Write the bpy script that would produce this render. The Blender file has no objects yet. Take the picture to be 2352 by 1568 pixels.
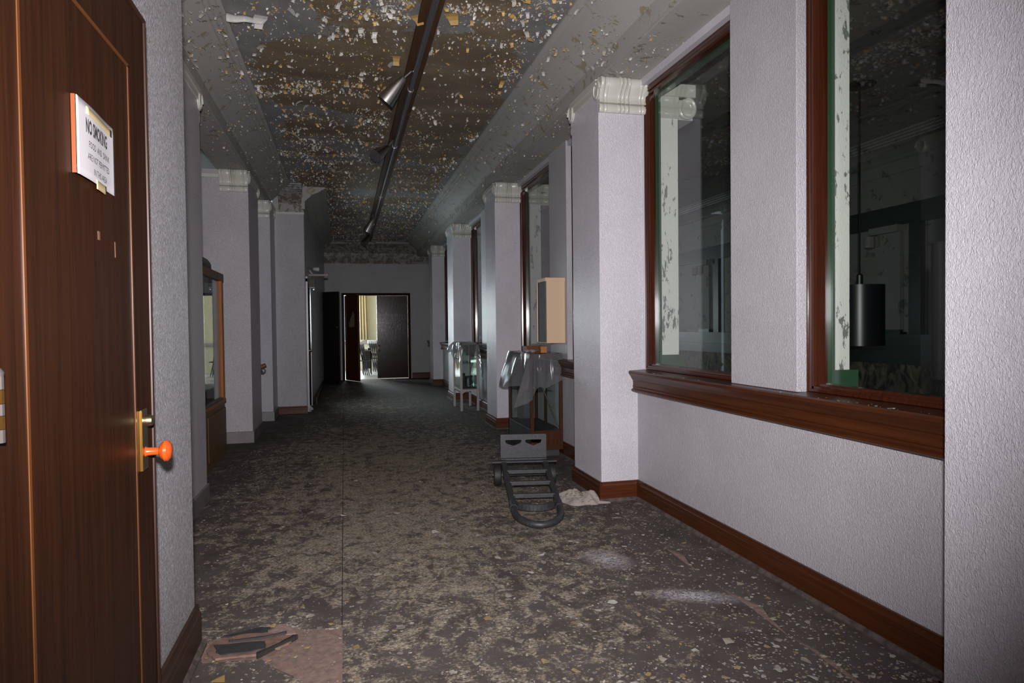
import bpy, bmesh, math, random
from mathutils import Vector, Matrix, noise

random.seed(7)
C = bpy.context.scene.collection
PI = math.pi

# ------------------------------------------------------------------ camera
SC = bpy.context.scene
cd = bpy.data.cameras.new('camera'); cam = bpy.data.objects.new('camera', cd); C.objects.link(cam)
cd.sensor_width = 36.0; cd.lens = 1568.0 * 36.0 / 2352.0; cd.clip_start = 0.02; cd.clip_end = 200
def cam_axes(vx, vy, roll):
    f = 1568.0
    Y = Vector((vx - 1176.0, vy - 784.0, f)).normalized()
    r = math.radians(roll)
    u = Vector((-math.sin(r), -math.cos(r), 0.0))
    k = -(u.dot(Y)) / Y.z
    U = (u + Vector((0, 0, k))).normalized()
    X = Y.cross(U)
    if X.x < 0: X = -X
    return X, Y, U
aX, aY, aZ = cam_axes(790.0, 753.0, 0.65)
M = Matrix(((aX.x, -aX.y, -aX.z), (aY.x, -aY.y, -aY.z), (aZ.x, -aZ.y, -aZ.z)))
cam.matrix_world = Matrix.Translation((0, 0, 1.4)) @ M.to_4x4()
SC.camera = cam

# ------------------------------------------------------------------ world and light
SC.view_settings.view_transform = 'Standard'
SC.view_settings.look = 'None'
SC.view_settings.gamma = 1.0
SC.view_settings.use_curve_mapping = False
SC.view_settings.exposure = 0.0
SC.cycles.use_denoising = True
SC.cycles.max_bounces = 8
SC.cycles.transparent_max_bounces = 24
SC.cycles.caustics_reflective = False
SC.cycles.caustics_refractive = False
SC.cycles.sample_clamp_indirect = 4.0

W = bpy.data.worlds.new('overcast'); SC.world = W; W.use_nodes = True
W.node_tree.nodes['Background'].inputs[0].default_value = (0.62, 0.74, 0.86, 1)
W.node_tree.nodes['Background'].inputs[1].default_value = 1.0

def lamp(name, kind, loc, target, power, col=(1, 1, 1), **kw):
    l = bpy.data.lights.new(name, kind); o = bpy.data.objects.new(name, l); C.objects.link(o)
    o.location = loc
    o.rotation_euler = (Vector(target) - Vector(loc)).to_track_quat('-Z', 'Y').to_euler()
    l.energy = power; l.color = col
    for k, v in kw.items(): setattr(l, k, v)
    return o
# the photographer's flash, just above the lens
lamp('camera_flash', 'SPOT', (0.0, -0.06, 1.60), (1.42, 10.0, 1.80), 1290, (1.0, 0.955, 0.985),
     spot_size=math.radians(100), spot_blend=1.0, shadow_soft_size=0.035)
# daylight outside the glazed door on the left and outside the window of the end room
lamp('door_daylight', 'AREA', (-0.86, 12.42, 1.62), (1.0, 12.42, 1.62), 60, (0.80, 0.92, 1.0),
     shape='RECTANGLE', size=0.62, size_y=0.8)
lamp('window_daylight', 'AREA', (-0.45, 23.9, 1.75), (-0.2, 20, 1.2), 460, (0.86, 0.93, 1.0),
     shape='RECTANGLE', size=1.8, size_y=1.7)

lamp('added_side_daylight', 'AREA', (-3.4, 21.4, 1.75), (0.5, 21.3, 0.9), 330, (0.86, 0.93, 1.0), shape='RECTANGLE', size=2.3, size_y=1.6)  # added fill lamp behind a made-up side window, out of view

# ------------------------------------------------------------------ object helpers
def wt(o):
    v = Vector((0, 0, 0))
    while o is not None:
        v += o.location; o = o.parent
    return v
def tag(o, label=None, cat=None, group=None, kind=None):
    if label: o['label'] = label
    if cat: o['category'] = cat
    if group: o['group'] = group
    if kind: o['kind'] = kind
    return o
def thing(name, loc, label, cat, group=None, kind=None):
    o = bpy.data.objects.new(name, None); C.objects.link(o); o.location = loc
    o.empty_display_size = 0.1
    return tag(o, label, cat, group, kind)
class MB:
    def __init__(s): s.v = []; s.f = []; s.c = []
    def add(s, vs, fs, col=None):
        n = len(s.v); s.v += [tuple(v) for v in vs]; s.f += [tuple(i + n for i in f) for f in fs]
        if col is not None: s.c += [col] * len(fs)
        return s
    def box(s, x0, y0, z0, x1, y1, z1, col=None):
        return s.add([(x0,y0,z0),(x1,y0,z0),(x1,y1,z0),(x0,y1,z0),(x0,y0,z1),(x1,y0,z1),(x1,y1,z1),(x0,y1,z1)],
              [(0,3,2,1),(4,5,6,7),(0,1,5,4),(1,2,6,5),(2,3,7,6),(3,0,4,7)], col)
    def prism(s, prof, axis, a, b):
        n = len(prof)
        def p(u, w, t): return (u, t, w) if axis == 'y' else ((t, u, w) if axis == 'x' else (u, w, t))
        vs = [p(u, w, a) for u, w in prof] + [p(u, w, b) for u, w in prof]
        fs = [tuple(range(n)), tuple(range(2*n-1, n-1, -1))] + [(i, (i+1) % n, n+(i+1) % n, n+i) for i in range(n)]
        return s.add(vs, fs)
    def bar(s, p, q, w, h, up=(0, 0, 1)):
        p = Vector(p); q = Vector(q); d = (q-p).normalized(); u = Vector(up)
        if abs(d.dot(u)) > .98: u = Vector((1, 0, 0))
        a = d.cross(u).normalized()*w/2; b = a.cross(d).normalized()*h/2
        vs = [p-a-b, p+a-b, p+a+b, p-a+b, q-a-b, q+a-b, q+a+b, q-a+b]
        return s.add(vs, [(0,3,2,1),(4,5,6,7),(0,1,5,4),(1,2,6,5),(2,3,7,6),(3,0,4,7)])
    def tube(s, pts, r, n=8, closed=False):
        pts = [Vector(p) for p in pts]; N = len(pts); vs = []; rr = r if isinstance(r, (list, tuple)) else [r]*N
        ref = None
        for i, p in enumerate(pts):
            if closed: d = (pts[(i+1) % N]-pts[i-1])
            else: d = (pts[min(i+1, N-1)]-pts[max(i-1, 0)])
            d.normalize()
            if ref is None: ref = Vector((0, 0, 1)) if abs(d.z) < .9 else Vector((1, 0, 0))
            a = d.cross(ref).normalized(); b = a.cross(d).normalized(); ref = b
            vs += [p+(a*math.cos(t*2*PI/n)+b*math.sin(t*2*PI/n))*rr[i] for t in range(n)]
        fs = []
        for i in range(N if closed else N-1):
            j = (i+1) % N
            fs += [(i*n+t, i*n+(t+1) % n, j*n+(t+1) % n, j*n+t) for t in range(n)]
        if not closed: fs += [tuple(range(n-1, -1, -1)), tuple(range((N-1)*n, N*n))]
        return s.add(vs, fs)
    def lathe(s, prof, org, axis, n=20):
        org = Vector(org); d = Vector(axis).normalized()
        a = d.cross(Vector((0, 0, 1)) if abs(d.z) < .9 else Vector((1, 0, 0))).normalized(); b = d.cross(a)
        vs = []
        for r, t in prof:
            vs += [org+d*t+(a*math.cos(k*2*PI/n)+b*math.sin(k*2*PI/n))*max(r, 1e-4) for k in range(n)]
        m = len(prof)
        fs = [(i*n+k, i*n+(k+1) % n, (i+1)*n+(k+1) % n, (i+1)*n+k) for i in range(m-1) for k in range(n)]
        fs += [tuple(range(n-1, -1, -1)), tuple(range((m-1)*n, m*n))]
        return s.add(vs, fs)
    def grid(s, fn, nu, nv):
        vs = [fn(i/(nu-1), j/(nv-1)) for j in range(nv) for i in range(nu)]
        return s.add(vs, [(j*nu+i, j*nu+i+1, (j+1)*nu+i+1, (j+1)*nu+i) for j in range(nv-1) for i in range(nu-1)])
    def build(s, name, mat, parent=None, smooth=False, bevel=0.0, seg=2, fix=True, solid=0.0, kind=None, label=None):
        me = bpy.data.meshes.new(name); me.from_pydata(s.v, [], s.f)
        if s.c:
            at = me.color_attributes.new('Col', 'FLOAT_COLOR', 'CORNER')
            for p in me.polygons:
                for li in p.loop_indices: at.data[li].color = (*s.c[p.index], 1)
        if fix:
            bm = bmesh.new(); bm.from_mesh(me); bmesh.ops.recalc_face_normals(bm, faces=bm.faces); bm.to_mesh(me); bm.free()
        if smooth:
            for p in me.polygons: p.use_smooth = True
        o = bpy.data.objects.new(name, me); C.objects.link(o)
        me.materials.append(mat)
        if parent is not None:
            o.parent = parent; o.location = -wt(parent)
        if solid:
            m = o.modifiers.new('solid', 'SOLIDIFY'); m.thickness = solid; m.offset = 0
        if bevel:
            m = o.modifiers.new('bevel', 'BEVEL'); m.width = bevel; m.segments = seg; m.limit_method = 'ANGLE'
        if smooth and fix:
            try: me.set_sharp_from_angle(angle=math.radians(40))
            except Exception: pass
        if kind: o['kind'] = kind
        if label: o['label'] = label
        return o
def bx(name, m, x0, y0, z0, x1, y1, z1, parent=None, bevel=0.0, **k):
    return MB().box(x0, y0, z0, x1, y1, z1).build(name, m, parent, bevel=bevel, **k)

# ------------------------------------------------------------------ materials
def newmat(name):
    m = bpy.data.materials.new(name); m.use_nodes = True
    nt = m.node_tree; b = nt.nodes['Principled BSDF']
    return m, nt, b
def ND(nt, t, **kw):
    n = nt.nodes.new(t)
    for k, v in kw.items():
        if k in n.inputs: n.inputs[k].default_value = v
        else: setattr(n, k, v)
    return n
def L(nt, a, b): nt.links.new(a, b)
def coords(nt, scale=(1, 1, 1)):
    tc = ND(nt, 'ShaderNodeTexCoord'); mp = ND(nt, 'ShaderNodeMapping'); mp.inputs['Scale'].default_value = scale
    L(nt, tc.outputs['Object'], mp.inputs['Vector']); return mp.outputs['Vector']
def noisen(nt, vec, scale, detail=3, rough=.5, dist=0.0):
    n = ND(nt, 'ShaderNodeTexNoise'); n.inputs['Scale'].default_value = scale; n.inputs['Detail'].default_value = detail
    n.inputs['Roughness'].default_value = rough; n.inputs['Distortion'].default_value = dist
    L(nt, vec, n.inputs['Vector']); return n.outputs[0]
def ramp(nt, fac, stops, interp='LINEAR'):
    r = ND(nt, 'ShaderNodeValToRGB'); r.color_ramp.interpolation = interp
    el = r.color_ramp.elements
    while len(el) < len(stops): el.new(0.5)
    for e, (p, c) in zip(el, stops):
        e.position = p; e.color = (c, c, c, 1) if isinstance(c, (int, float)) else (*c, 1)
    L(nt, fac, r.inputs[0]); return r.outputs[0]
def mix(nt, fac, a, b, mode='MIX'):
    n = ND(nt, 'ShaderNodeMix', data_type='RGBA', blend_type=mode)
    for sock, val in ((n.inputs[0], fac), (n.inputs[6], a), (n.inputs[7], b)):
        if hasattr(val, 'links') or hasattr(val, 'is_linked'): L(nt, val, sock)
        elif isinstance(val, (int, float)): sock.default_value = val
        else: sock.default_value = (*val, 1)
    return n.outputs[2]
def math_(nt, op, a, b=0.0, clamp=False):
    n = ND(nt, 'ShaderNodeMath', operation=op, use_clamp=clamp)
    for i, v in enumerate((a, b)):
        if isinstance(v, (int, float)): n.inputs[i].default_value = v
        else: L(nt, v, n.inputs[i])
    return n.outputs[0]
def bump(nt, b, h, strength, dist=0.003):
    n = ND(nt, 'ShaderNodeBump'); n.inputs['Strength'].default_value = strength; n.inputs['Distance'].default_value = dist
    L(nt, h, n.inputs['Height']); L(nt, n.outputs[0], b.inputs['Normal'])
def simple(name, col, rough=.5, metal=0.0, spec=.5, var=0.0, vscale=8, bmp=0.0, bscale=60):
    m, nt, b = newmat(name)
    b.inputs['Base Color'].default_value = (*col, 1); b.inputs['Roughness'].default_value = rough
    b.inputs['Metallic'].default_value = metal; b.inputs['Specular IOR Level'].default_value = spec
    if var or bmp: v = coords(nt)
    if var:
        n = noisen(nt, v, vscale, 5, .6)
        L(nt, ramp(nt, n, [(.3, tuple(c*(1-var) for c in col)), (.7, tuple(min(1, c*(1+var)) for c in col))]), b.inputs['Base Color'])
    if bmp: bump(nt, b, noisen(nt, v, bscale, 4, .6), bmp, .003)
    return m
def stucco(name, col, rough=.36, b1=.9, dist=.008, scale=75, fleck=0.0):
    m, nt, b = newmat(name); v = coords(nt, (1, 1, .55))
    n = noisen(nt, v, scale, 3, .55, 1.2); n2 = noisen(nt, v, scale*2.7, 2, .5)
    h = math_(nt, 'ADD', n, math_(nt, 'MULTIPLY', n2, .35))
    big = noisen(nt, coords(nt), 1.7, 4, .6)
    c = ramp(nt, big, [(.3, tuple(c*.90 for c in col)), (.7, tuple(c*1.05 for c in col))])
    if fleck: c = mix(nt, 1.0, c, ramp(nt, h, [(.48, 1-fleck*.45), (.70, 1.0), (.86, 1+fleck)]), 'MULTIPLY')   # gloss glints painted in: high spots lighter, hollows darker
    L(nt, c, b.inputs['Base Color'])
    b.inputs['Roughness'].default_value = rough; bump(nt, b, h, b1, dist); return m
def wood(name, dark, light, rough=.3, axis='z', scale=6, coat=0.0):
    m, nt, b = newmat(name)
    sc = {'z': (9, 9, .35), 'y': (9, .35, 9), 'x': (.35, 9, 9)}[axis]
    v = coords(nt, sc); n = noisen(nt, v, scale, 6, .65, .6); f = noisen(nt, v, scale*7, 3, .6)
    s = math_(nt, 'ADD', math_(nt, 'MULTIPLY', n, .8), math_(nt, 'MULTIPLY', f, .25))
    L(nt, ramp(nt, s, [(.33, dark), (.68, light)]), b.inputs['Base Color'])
    b.inputs['Roughness'].default_value = rough; b.inputs['Specular IOR Level'].default_value = .28 if coat else .12; b.inputs['Coat Weight'].default_value = coat; b.inputs['Coat Roughness'].default_value = .12
    bump(nt, b, f, .06 if rough > .2 else .35, .001); return m
def peel(name, top, under, scale=6, thr=.5, rough=.5, zs=1.0, bmp=.6):
    m, nt, b = newmat(name); v = coords(nt, (1, 1, zs))
    n = noisen(nt, v, scale, 7, .68, .3); k = ramp(nt, n, [(thr-.012, 0.0), (thr+.012, 1.0)])
    fine = noisen(nt, v, scale*9, 4, .6)
    t = mix(nt, math_(nt, 'MULTIPLY', fine, .5), top, tuple(c*.7 for c in top))
    L(nt, mix(nt, k, t, under), b.inputs['Base Color'])
    b.inputs['Roughness'].default_value = rough
    bump(nt, b, math_(nt, 'ADD', math_(nt, 'MULTIPLY', k, -1.0), math_(nt, 'MULTIPLY', fine, .6)), bmp, .004); return m
def glassmat(name, tint=(.93, .95, .94), rough=0.0, boost=1.0):
    m, nt, b = newmat(name); nt.nodes.remove(b)
    t = ND(nt, 'ShaderNodeBsdfTransparent'); t.inputs[0].default_value = (*tint, 1)
    g = ND(nt, 'ShaderNodeBsdfGlossy'); g.inputs['Roughness'].default_value = rough
    lw = ND(nt, 'ShaderNodeLayerWeight'); lw.inputs[0].default_value = .5     # Schlick, the same from both faces of the pane
    sch = math_(nt, 'ADD', math_(nt, 'MULTIPLY', math_(nt, 'POWER', lw.outputs[1], 5.0), .95), .042)
    mx = ND(nt, 'ShaderNodeMixShader'); L(nt, math_(nt, 'MULTIPLY', sch, boost, True), mx.inputs[0])
    L(nt, t.outputs[0], mx.inputs[1]); L(nt, g.outputs[0], mx.inputs[2])
    L(nt, mx.outputs[0], nt.nodes['Material Output'].inputs[0]); return m
def film(name, col, clear, rough=.22):
    m, nt, b = newmat(name)
    b.inputs['Base Color'].default_value = (*col, 1); b.inputs['Roughness'].default_value = rough; b.inputs['Specular IOR Level'].default_value = .8
    t = ND(nt, 'ShaderNodeBsdfTransparent'); t.inputs[0].default_value = (.92, .92, .93, 1)
    mx = ND(nt, 'ShaderNodeMixShader')
    fr = ND(nt, 'ShaderNodeLayerWeight'); fr.inputs[0].default_value = .35
    L(nt, math_(nt, 'MULTIPLY', math_(nt, 'SUBTRACT', 1.0, fr.outputs[1]), clear, True), mx.inputs[0])
    L(nt, b.outputs[0], mx.inputs[1]); L(nt, t.outputs[0], mx.inputs[2])
    L(nt, mx.outputs[0], nt.nodes['Material Output'].inputs[0]); return m
def colmat(name, rough=.6, var=.25):
    m, nt, b = newmat(name); a = ND(nt, 'ShaderNodeVertexColor'); a.layer_name = 'Col'
    n = noisen(nt, coords(nt), 120, 3, .6)
    L(nt, mix(nt, 1.0, a.outputs[0], ramp(nt, n, [(.3, 1-var), (.7, 1.0)]), 'MULTIPLY'), b.inputs['Base Color'])
    b.inputs['Roughness'].default_value = rough; return m

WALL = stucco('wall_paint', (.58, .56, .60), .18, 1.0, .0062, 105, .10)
WALLP = stucco('dimmed_dado_paint', (.45, .435, .46), .36, 1.0, .006, 115, .12)  # wall paint darkened in colour to dim the dado and posts
WALLL = stucco('dimmed_left_wall_paint', (.30, .295, .305), .30, 1.0, .006, 130, .75)  # grey wall paint, weaker flash on the left put into its colour
WALLG = stucco('dimmed_left_pier_paint', (.40, .385, .405), .34, .9, .006, 110, .2)  # darker copy of the wall paint, dimming the left piers
WALLF = stucco('wall_paint_smooth', (.52, .505, .54), .40, .35, .003, 60)
WALLE = stucco('dimmed_end_wall_paint', (.33, .33, .33), .45, .5, .006, 50)  # darkened wall paint, flash falloff at the far end put into the colour
PLINTH = simple('grey_plinth', (.155, .143, .145), .45, var=.2, vscale=5, bmp=.2)
CAPW = peel('capital_paint', (.56, .56, .50), (.25, .19, .11), 14, .69, .28, 1, .12)
CORN = peel('cornice_paint', (.38, .375, .35), (.27, .23, .15), 7, .60, .7, 1, .35)
SOFF = peel('soffit_paint', (.38, .37, .34), (.20, .18, .14), 5, .62, .7, 1, .35)
FRIEZE = peel('frieze_paint', (.30, .29, .27), (.14, .12, .09), 11, .52, .5, 1, .7)
MAHOG = wood('mahogany_trim', (.037, .0100, .0035), (.074, .0215, .0060), .36, 'y', 5, .08)
MAHOGX = wood('mahogany_trim_cross', (.048, .012, .0045), (.092, .025, .008), .33, 'x', 5, .1)
MAHOGZ = wood('mahogany_frame', (.026, .0065, .003), (.060, .0145, .005), .25, 'z', 5, .4)
DARKB = wood('dark_baseboard', (.030, .016, .012), (.055, .028, .02), .35, 'y', 5)
DOORW = wood('door_veneer', (.012, .0040, .0018), (.033, .0105, .0034), .42, 'z', 4)
INLAY = simple('door_inlay', (.085, .028, .006), .35)
ENDDOOR = wood('end_door_veneer', (.018, .008, .007), (.04, .017, .014), .17, 'z', 4, .05)
REDDOOR = wood('red_door_veneer', (.07, .016, .006), (.12, .03, .010), .3, 'z', 4, .3)
BLACKDOOR = simple('dark_door', (.008, .005, .004), .35)
OAK = wood('orange_oak', (.22, .07, .018), (.34, .12, .03), .35, 'z', 6)
OAKD = wood('brown_oak', (.11, .06, .028), (.17, .095, .045), .4, 'z', 6)
GREEND = peel('dimmed_far_green', (.011, .026, .015), (.10, .10, .09), 9, .70, .35, 1, .2)  # darker copy of the green paint, dimness of the far wall painted in
GREEN = peel('green_paint', (.035, .085, .045), (.25, .25, .22), 9, .68, .35, 1, .2)
PEELW = peel('peeling_white', (.80, .80, .73), (.20, .22, .19), 13, .585, .5, .35, .8)
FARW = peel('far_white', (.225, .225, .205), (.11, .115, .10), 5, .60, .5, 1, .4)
GLASS = glassmat('window_glass')
CASEG = glassmat('case_glass', (.86, .90, .88))
FILM = film('clear_plastic', (.20, .20, .21), .62, .16)
FILMD = film('grey_plastic', (.10, .10, .10), .45, .15)
BAG = film('torn_bag', (.44, .39, .345), .40, .25)
BRASS = simple('brass', (.80, .42, .10), .24, 1.0)
BRASSD = simple('dull_brass', (.30, .25, .16), .35, 1.0)
KNOB = simple('copper_knob', (.40, .055, .008), .2, 0, .6)
HINGE = simple('worn_hinge', (.10, .085, .08), .45, .6)
ALU = simple('brushed_aluminium', (.50, .48, .47), .33, 1.0)
ALUD = simple('lamp_inside', (.03, .03, .035), .3, .4)
STEEL = simple('grey_conduit', (.11, .11, .12), .4, .5)
RAILW = wood('rail_batten', (.045, .022, .010), (.085, .04, .018), .5, 'y', 5)
IRON = simple('truck_paint', (.030, .0305, .033), .5, .1, .5, var=.35, vscale=40, bmp=.2, bscale=120)
RUBBER = simple('black_rubber', (.012, .012, .012), .6)
CREAM = peel('cream_enamel', (.70, .50, .33), (.52, .45, .42), 20, .66, .42, 1, .15)
GREYM = simple('grey_metal', (.09, .086, .074), .65, 0, .3, var=.15)
CASEW = wood('case_wood', (.038, .014, .007), (.068, .025, .013), .4, 'z', 6)
CASED = simple('case_dark_panel', (.035, .035, .036), .5)
WHITEF = simple('white_frame_paint', (.34, .31, .29), .4, var=.1)
PAPER = simple('sign_paper', (.46, .445, .455), .35, bmp=.08, bscale=14)
INK = simple('ink', (.02, .02, .022), .6)
TAPE = simple('yellowed_tape', (.42, .34, .18), .35)
CARD = simple('orange_card', (.40, .15, .045), .6, var=.2)
CLOTH = simple('grey_cloth', (.16, .155, .14), .8, var=.15, bmp=.2)
BLACK = simple('black_shade', (.012, .012, .014), .32)
CURT = simple('curtain_cloth', (.60, .50, .30), .8)
CREAMW = stucco('end_room_stucco', (.64, .59, .43), .6, .9, .01, 14)
TILE = simple('end_room_floor', (.38, .38, .38), .35, var=.15, vscale=3)
HARDB = simple('torn_underlay', (.17, .10, .075), .8, var=.35, vscale=20, bmp=.4)
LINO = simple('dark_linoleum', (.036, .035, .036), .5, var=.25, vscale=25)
SUB = simple('bare_subfloor', (.20, .135, .112), .75, var=.3, vscale=30, bmp=.3, bscale=90)
CHIP = colmat('paint_chips')
FLAKE = colmat('paint_flakes', .5)

def ceiling_mat():
    m, nt, b = newmat('peeling_ceiling')
    a = ND(nt, 'ShaderNodeAttribute'); a.attribute_name = 'peel'
    v = coords(nt); fine = noisen(nt, v, 14, 6, .7); fine2 = noisen(nt, v, 45, 4, .6)
    s = math_(nt, 'ADD', a.outputs['Fac'], math_(nt, 'MULTIPLY', math_(nt, 'SUBTRACT', fine, .5), .55))
    k = ramp(nt, s, [(.495, 0.0), (.515, 1.0)])
    st = noisen(nt, coords(nt, (.6, 1.3, 1)), 2.2, 5, .6)
    brown = ramp(nt, st, [(.3, (.125, .090, .056)), (.52, (.185, .136, .082)), (.72, (.25, .195, .12))])
    grey = ramp(nt, noisen(nt, v, 3.5, 5, .6), [(.35, (.175, .172, .17)), (.7, (.25, .243, .24))])
    # a scatter of tiny lifted specks
    vo = ND(nt, 'ShaderNodeTexVoronoi'); vo.inputs['Scale'].default_value = 55; L(nt, v, vo.inputs['Vector'])
    zone = noisen(nt, coords(nt, (1, 2, 1)), 3.0, 4, .65)
    sp = math_(nt, 'MULTIPLY', math_(nt, 'LESS_THAN', vo.outputs['Distance'], .26), math_(nt, 'GREATER_THAN', zone, .54))
    sep = ND(nt, 'ShaderNodeSeparateColor'); L(nt, vo.outputs['Color'], sep.inputs[0])
    sp = math_(nt, 'MULTIPLY', sp, math_(nt, 'GREATER_THAN', sep.outputs[0], .62))
    spc = mix(nt, math_(nt, 'GREATER_THAN', sep.outputs[1], .72), (.42, .41, .37), (.36, .22, .07))
    L(nt, mix(nt, sp, mix(nt, k, brown, grey), spc), b.inputs['Base Color'])
    b.inputs['Roughness'].default_value = .5
    bump(nt, b, math_(nt, 'ADD', math_(nt, 'ADD', k, math_(nt, 'MULTIPLY', sp, 1.5)), math_(nt, 'MULTIPLY', fine2, .25)), .6, .004)
    return m
CEIL = ceiling_mat()

def carpet_mat():
    m, nt, b = newmat('worn_carpet')
    v = coords(nt)
    big = noisen(nt, v, 1.6, 3, .6, .3)
    med = noisen(nt, coords(nt, (1, .8, 1)), 11, 9, .72, .5)
    fine = noisen(nt, v, 48, 6, .75, .2)
    tiny = noisen(nt, v, 170, 3, .6)
    sx = ND(nt, 'ShaderNodeSeparateXYZ'); L(nt, v, sx.inputs[0])
    # trodden band down the middle of the corridor
    mid = math_(nt, 'SUBTRACT', 1.0, math_(nt, 'POWER', math_(nt, 'ABSOLUTE', math_(nt, 'DIVIDE', math_(nt, 'SUBTRACT', sx.outputs[0], .45), 1.5)), 2.4), True)
    near = math_(nt, 'MULTIPLY', math_(nt, 'DIVIDE', math_(nt, 'SUBTRACT', sx.outputs[1], 2.4), 2.2, True), math_(nt, 'DIVIDE', math_(nt, 'SUBTRACT', 11.0, sx.outputs[1]), 3.0, True))
    s = math_(nt, 'ADD', math_(nt, 'MULTIPLY', med, .76), math_(nt, 'MULTIPLY', fine, .38))
    s = math_(nt, 'ADD', s, math_(nt, 'MULTIPLY', big, .22))
    s = math_(nt, 'ADD', s, math_(nt, 'MULTIPLY', math_(nt, 'SUBTRACT', mid, 1.0), .12))
    s = math_(nt, 'ADD', s, math_(nt, 'MULTIPLY', near, .085))
    k = ramp(nt, s, [(.680, 0.0), (.770, 1.0)])
    crumb = ramp(nt, noisen(nt, coords(nt, (.8, 1.2, 1)), 85, 4, .65), [(.40, .12), (.56, 1.0)])
    k = math_(nt, 'MULTIPLY', math_(nt, 'MULTIPLY', k, crumb), ramp(nt, tiny, [(.33, .5), (.55, 1.0)]))
    dark = ramp(nt, noisen(nt, v, 4, 5, .65), [(.3, (.056, .046, .040)), (.5, (.086, .072, .065)), (.75, (.104, .091, .087))])
    beige = ramp(nt, noisen(nt, v, 9, 4, .6), [(.3, (.38, .315, .225)), (.7, (.50, .43, .325))])
    c = mix(nt, k, dark, beige)
    c = mix(nt, 1.0, c, ramp(nt, noisen(nt, v, 320, 2, .6), [(.3, .72), (.7, 1.1)]), 'MULTIPLY')
    # two spills of white powder, the second dragged towards the tear
    def spill(c, x, y, rx, ry, ang, amt):
        mp = ND(nt, 'ShaderNodeMapping', vector_type='TEXTURE'); mp.inputs['Location'].default_value = (x, y, 0)
        mp.inputs['Rotation'].default_value = (0, 0, ang); mp.inputs['Scale'].default_value = (rx, ry, 50)
        tc = ND(nt, 'ShaderNodeTexCoord'); L(nt, tc.outputs['Object'], mp.inputs['Vector'])
        ln = ND(nt, 'ShaderNodeVectorMath', operation='LENGTH'); L(nt, mp.outputs[0], ln.inputs[0])
        q = math_(nt, 'SUBTRACT', 1.0, ln.outputs['Value'], True)
        q = math_(nt, 'MULTIPLY', q, ramp(nt, noisen(nt, v, 55, 7, .8), [(.40, 0.0), (.62, 1.0)]))
        return mix(nt, math_(nt, 'MULTIPLY', q, amt, True), c, (.55, .53, .56))
    c = spill(c, 1.50, 3.80, .15, .22, .3, 1.35)
    c = spill(c, 1.72, 3.16, .27, .10, -.45, 1.4)
    L(nt, c, b.inputs['Base Color']); b.inputs['Roughness'].default_value = .85; b.inputs['Specular IOR Level'].default_value = .25
    bump(nt, b, math_(nt, 'ADD', tiny, k), .35, .004); return m
CARPET = carpet_mat()

def mural_mat():
    m, nt, b = newmat('painted_band'); v = coords(nt)
    n = noisen(nt, coords(nt, (1, 1, .7)), 5.5, 3, .5, 1.6)
    L(nt, ramp(nt, n, [(.38, (.03, .028, .024)), (.5, (.12, .105, .075)), (.66, (.22, .18, .11))]), b.inputs['Base Color'])
    b.inputs['Roughness'].default_value = .6; return m
MURAL = mural_mat()

def S(o, label, cat, kind='structure'): return tag(o, label, cat, kind=kind)

# ------------------------------------------------------------------ floor and carpet
fl = bx('floor', SUB, -3.2, -3.0, -.12, 2.30, 18.95, -.004)
S(fl, 'bare pinkish subfloor under the worn corridor carpet', 'floor')
def sheet(poly, name='carpet_strip', label=None):
    bm = bmesh.new()
    vs = [bm.verts.new((x, y, .003)) for x, y in poly]
    f = bm.faces.new(vs); bm.normal_update()
    if f.normal.z < 0: f.normal_flip()
    bmesh.ops.triangulate(bm, faces=[f])
    r = bmesh.ops.extrude_face_region(bm, geom=list(bm.faces))
    for g in r['geom']:
        if isinstance(g, bmesh.types.BMVert): g.co.z -= .0065
    bmesh.ops.recalc_face_normals(bm, faces=bm.faces)
    me = bpy.data.meshes.new(name); bm.to_mesh(me); bm.free()
    o = bpy.data.objects.new(name, me); C.objects.link(o); me.materials.append(CARPET); o.parent = fl
    if label: o['label'] = label
    return o
def wob(p, q, n, a):
    out = []
    for i in range(n):
        t = i/n; out.append((p[0]+(q[0]-p[0])*t+random.uniform(-a, a), p[1]+(q[1]-p[1])*t+random.uniform(-a, a)))
    return out
SX = -.034
hole = [(SX, 3.27)] + wob((-.06, 3.265), (-.23, 3.285), 5, .006) + [(-.27, 3.36), (-.32, 3.375), (-.35, 3.31)] + wob((-.40, 3.30), (-.63, 3.31), 5, .008) + \
       [(-.64, 3.22), (-.60, 3.06), (-.45, 3.045), (-.36, 3.03)] + [(-.30, 2.94), (-.22, 2.85), (-.15, 2.76), (-.12, 2.66), (SX, 2.60)]
left = [(SX, -2.9), (SX, 2.60)] + hole[::-1][1:] + [(SX, 18.9), (-.55, 18.9), (-.6, 11.8), (-3.1, 11.8), (-3.1, 3.3), (-.66, 3.3), (-.66, -2.9)]
sheet(left, label='carpet strip with a torn hole showing pink subfloor')
tear = [(1.925, -2.9), (1.91, 2.0), (1.905, 2.25), (1.908, 2.4), (1.915, 2.5), (1.905, 2.65), (1.915, 2.86), (1.92, 2.95), (1.913, 3.2), (1.915, 3.35), (1.918, 3.45),
        (1.915, 3.62), (1.922, 3.74), (1.925, 3.9), (1.93, 4.15), (1.925, 4.4), (1.935, 4.7), (1.93, 5.0), (1.935, 7), (1.94, 18.9)]
gap = {2.4: .04, 2.5: .03, 2.86: .04, 2.95: .065, 3.2: .012, 3.62: .03, 3.74: .06, 4.4: .018, 2.25: .03}
bx('seam_shade', LINO, SX-.012, 3.30, -.0042, SX+.016, 18.9, -.0025, fl)  # dark strip standing in for the shade inside the carpet seam
sheet([(SX+.005, -2.9), (SX+.005, 18.9)] + tear[::-1], label='middle carpet strip, heavily worn to beige')
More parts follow.
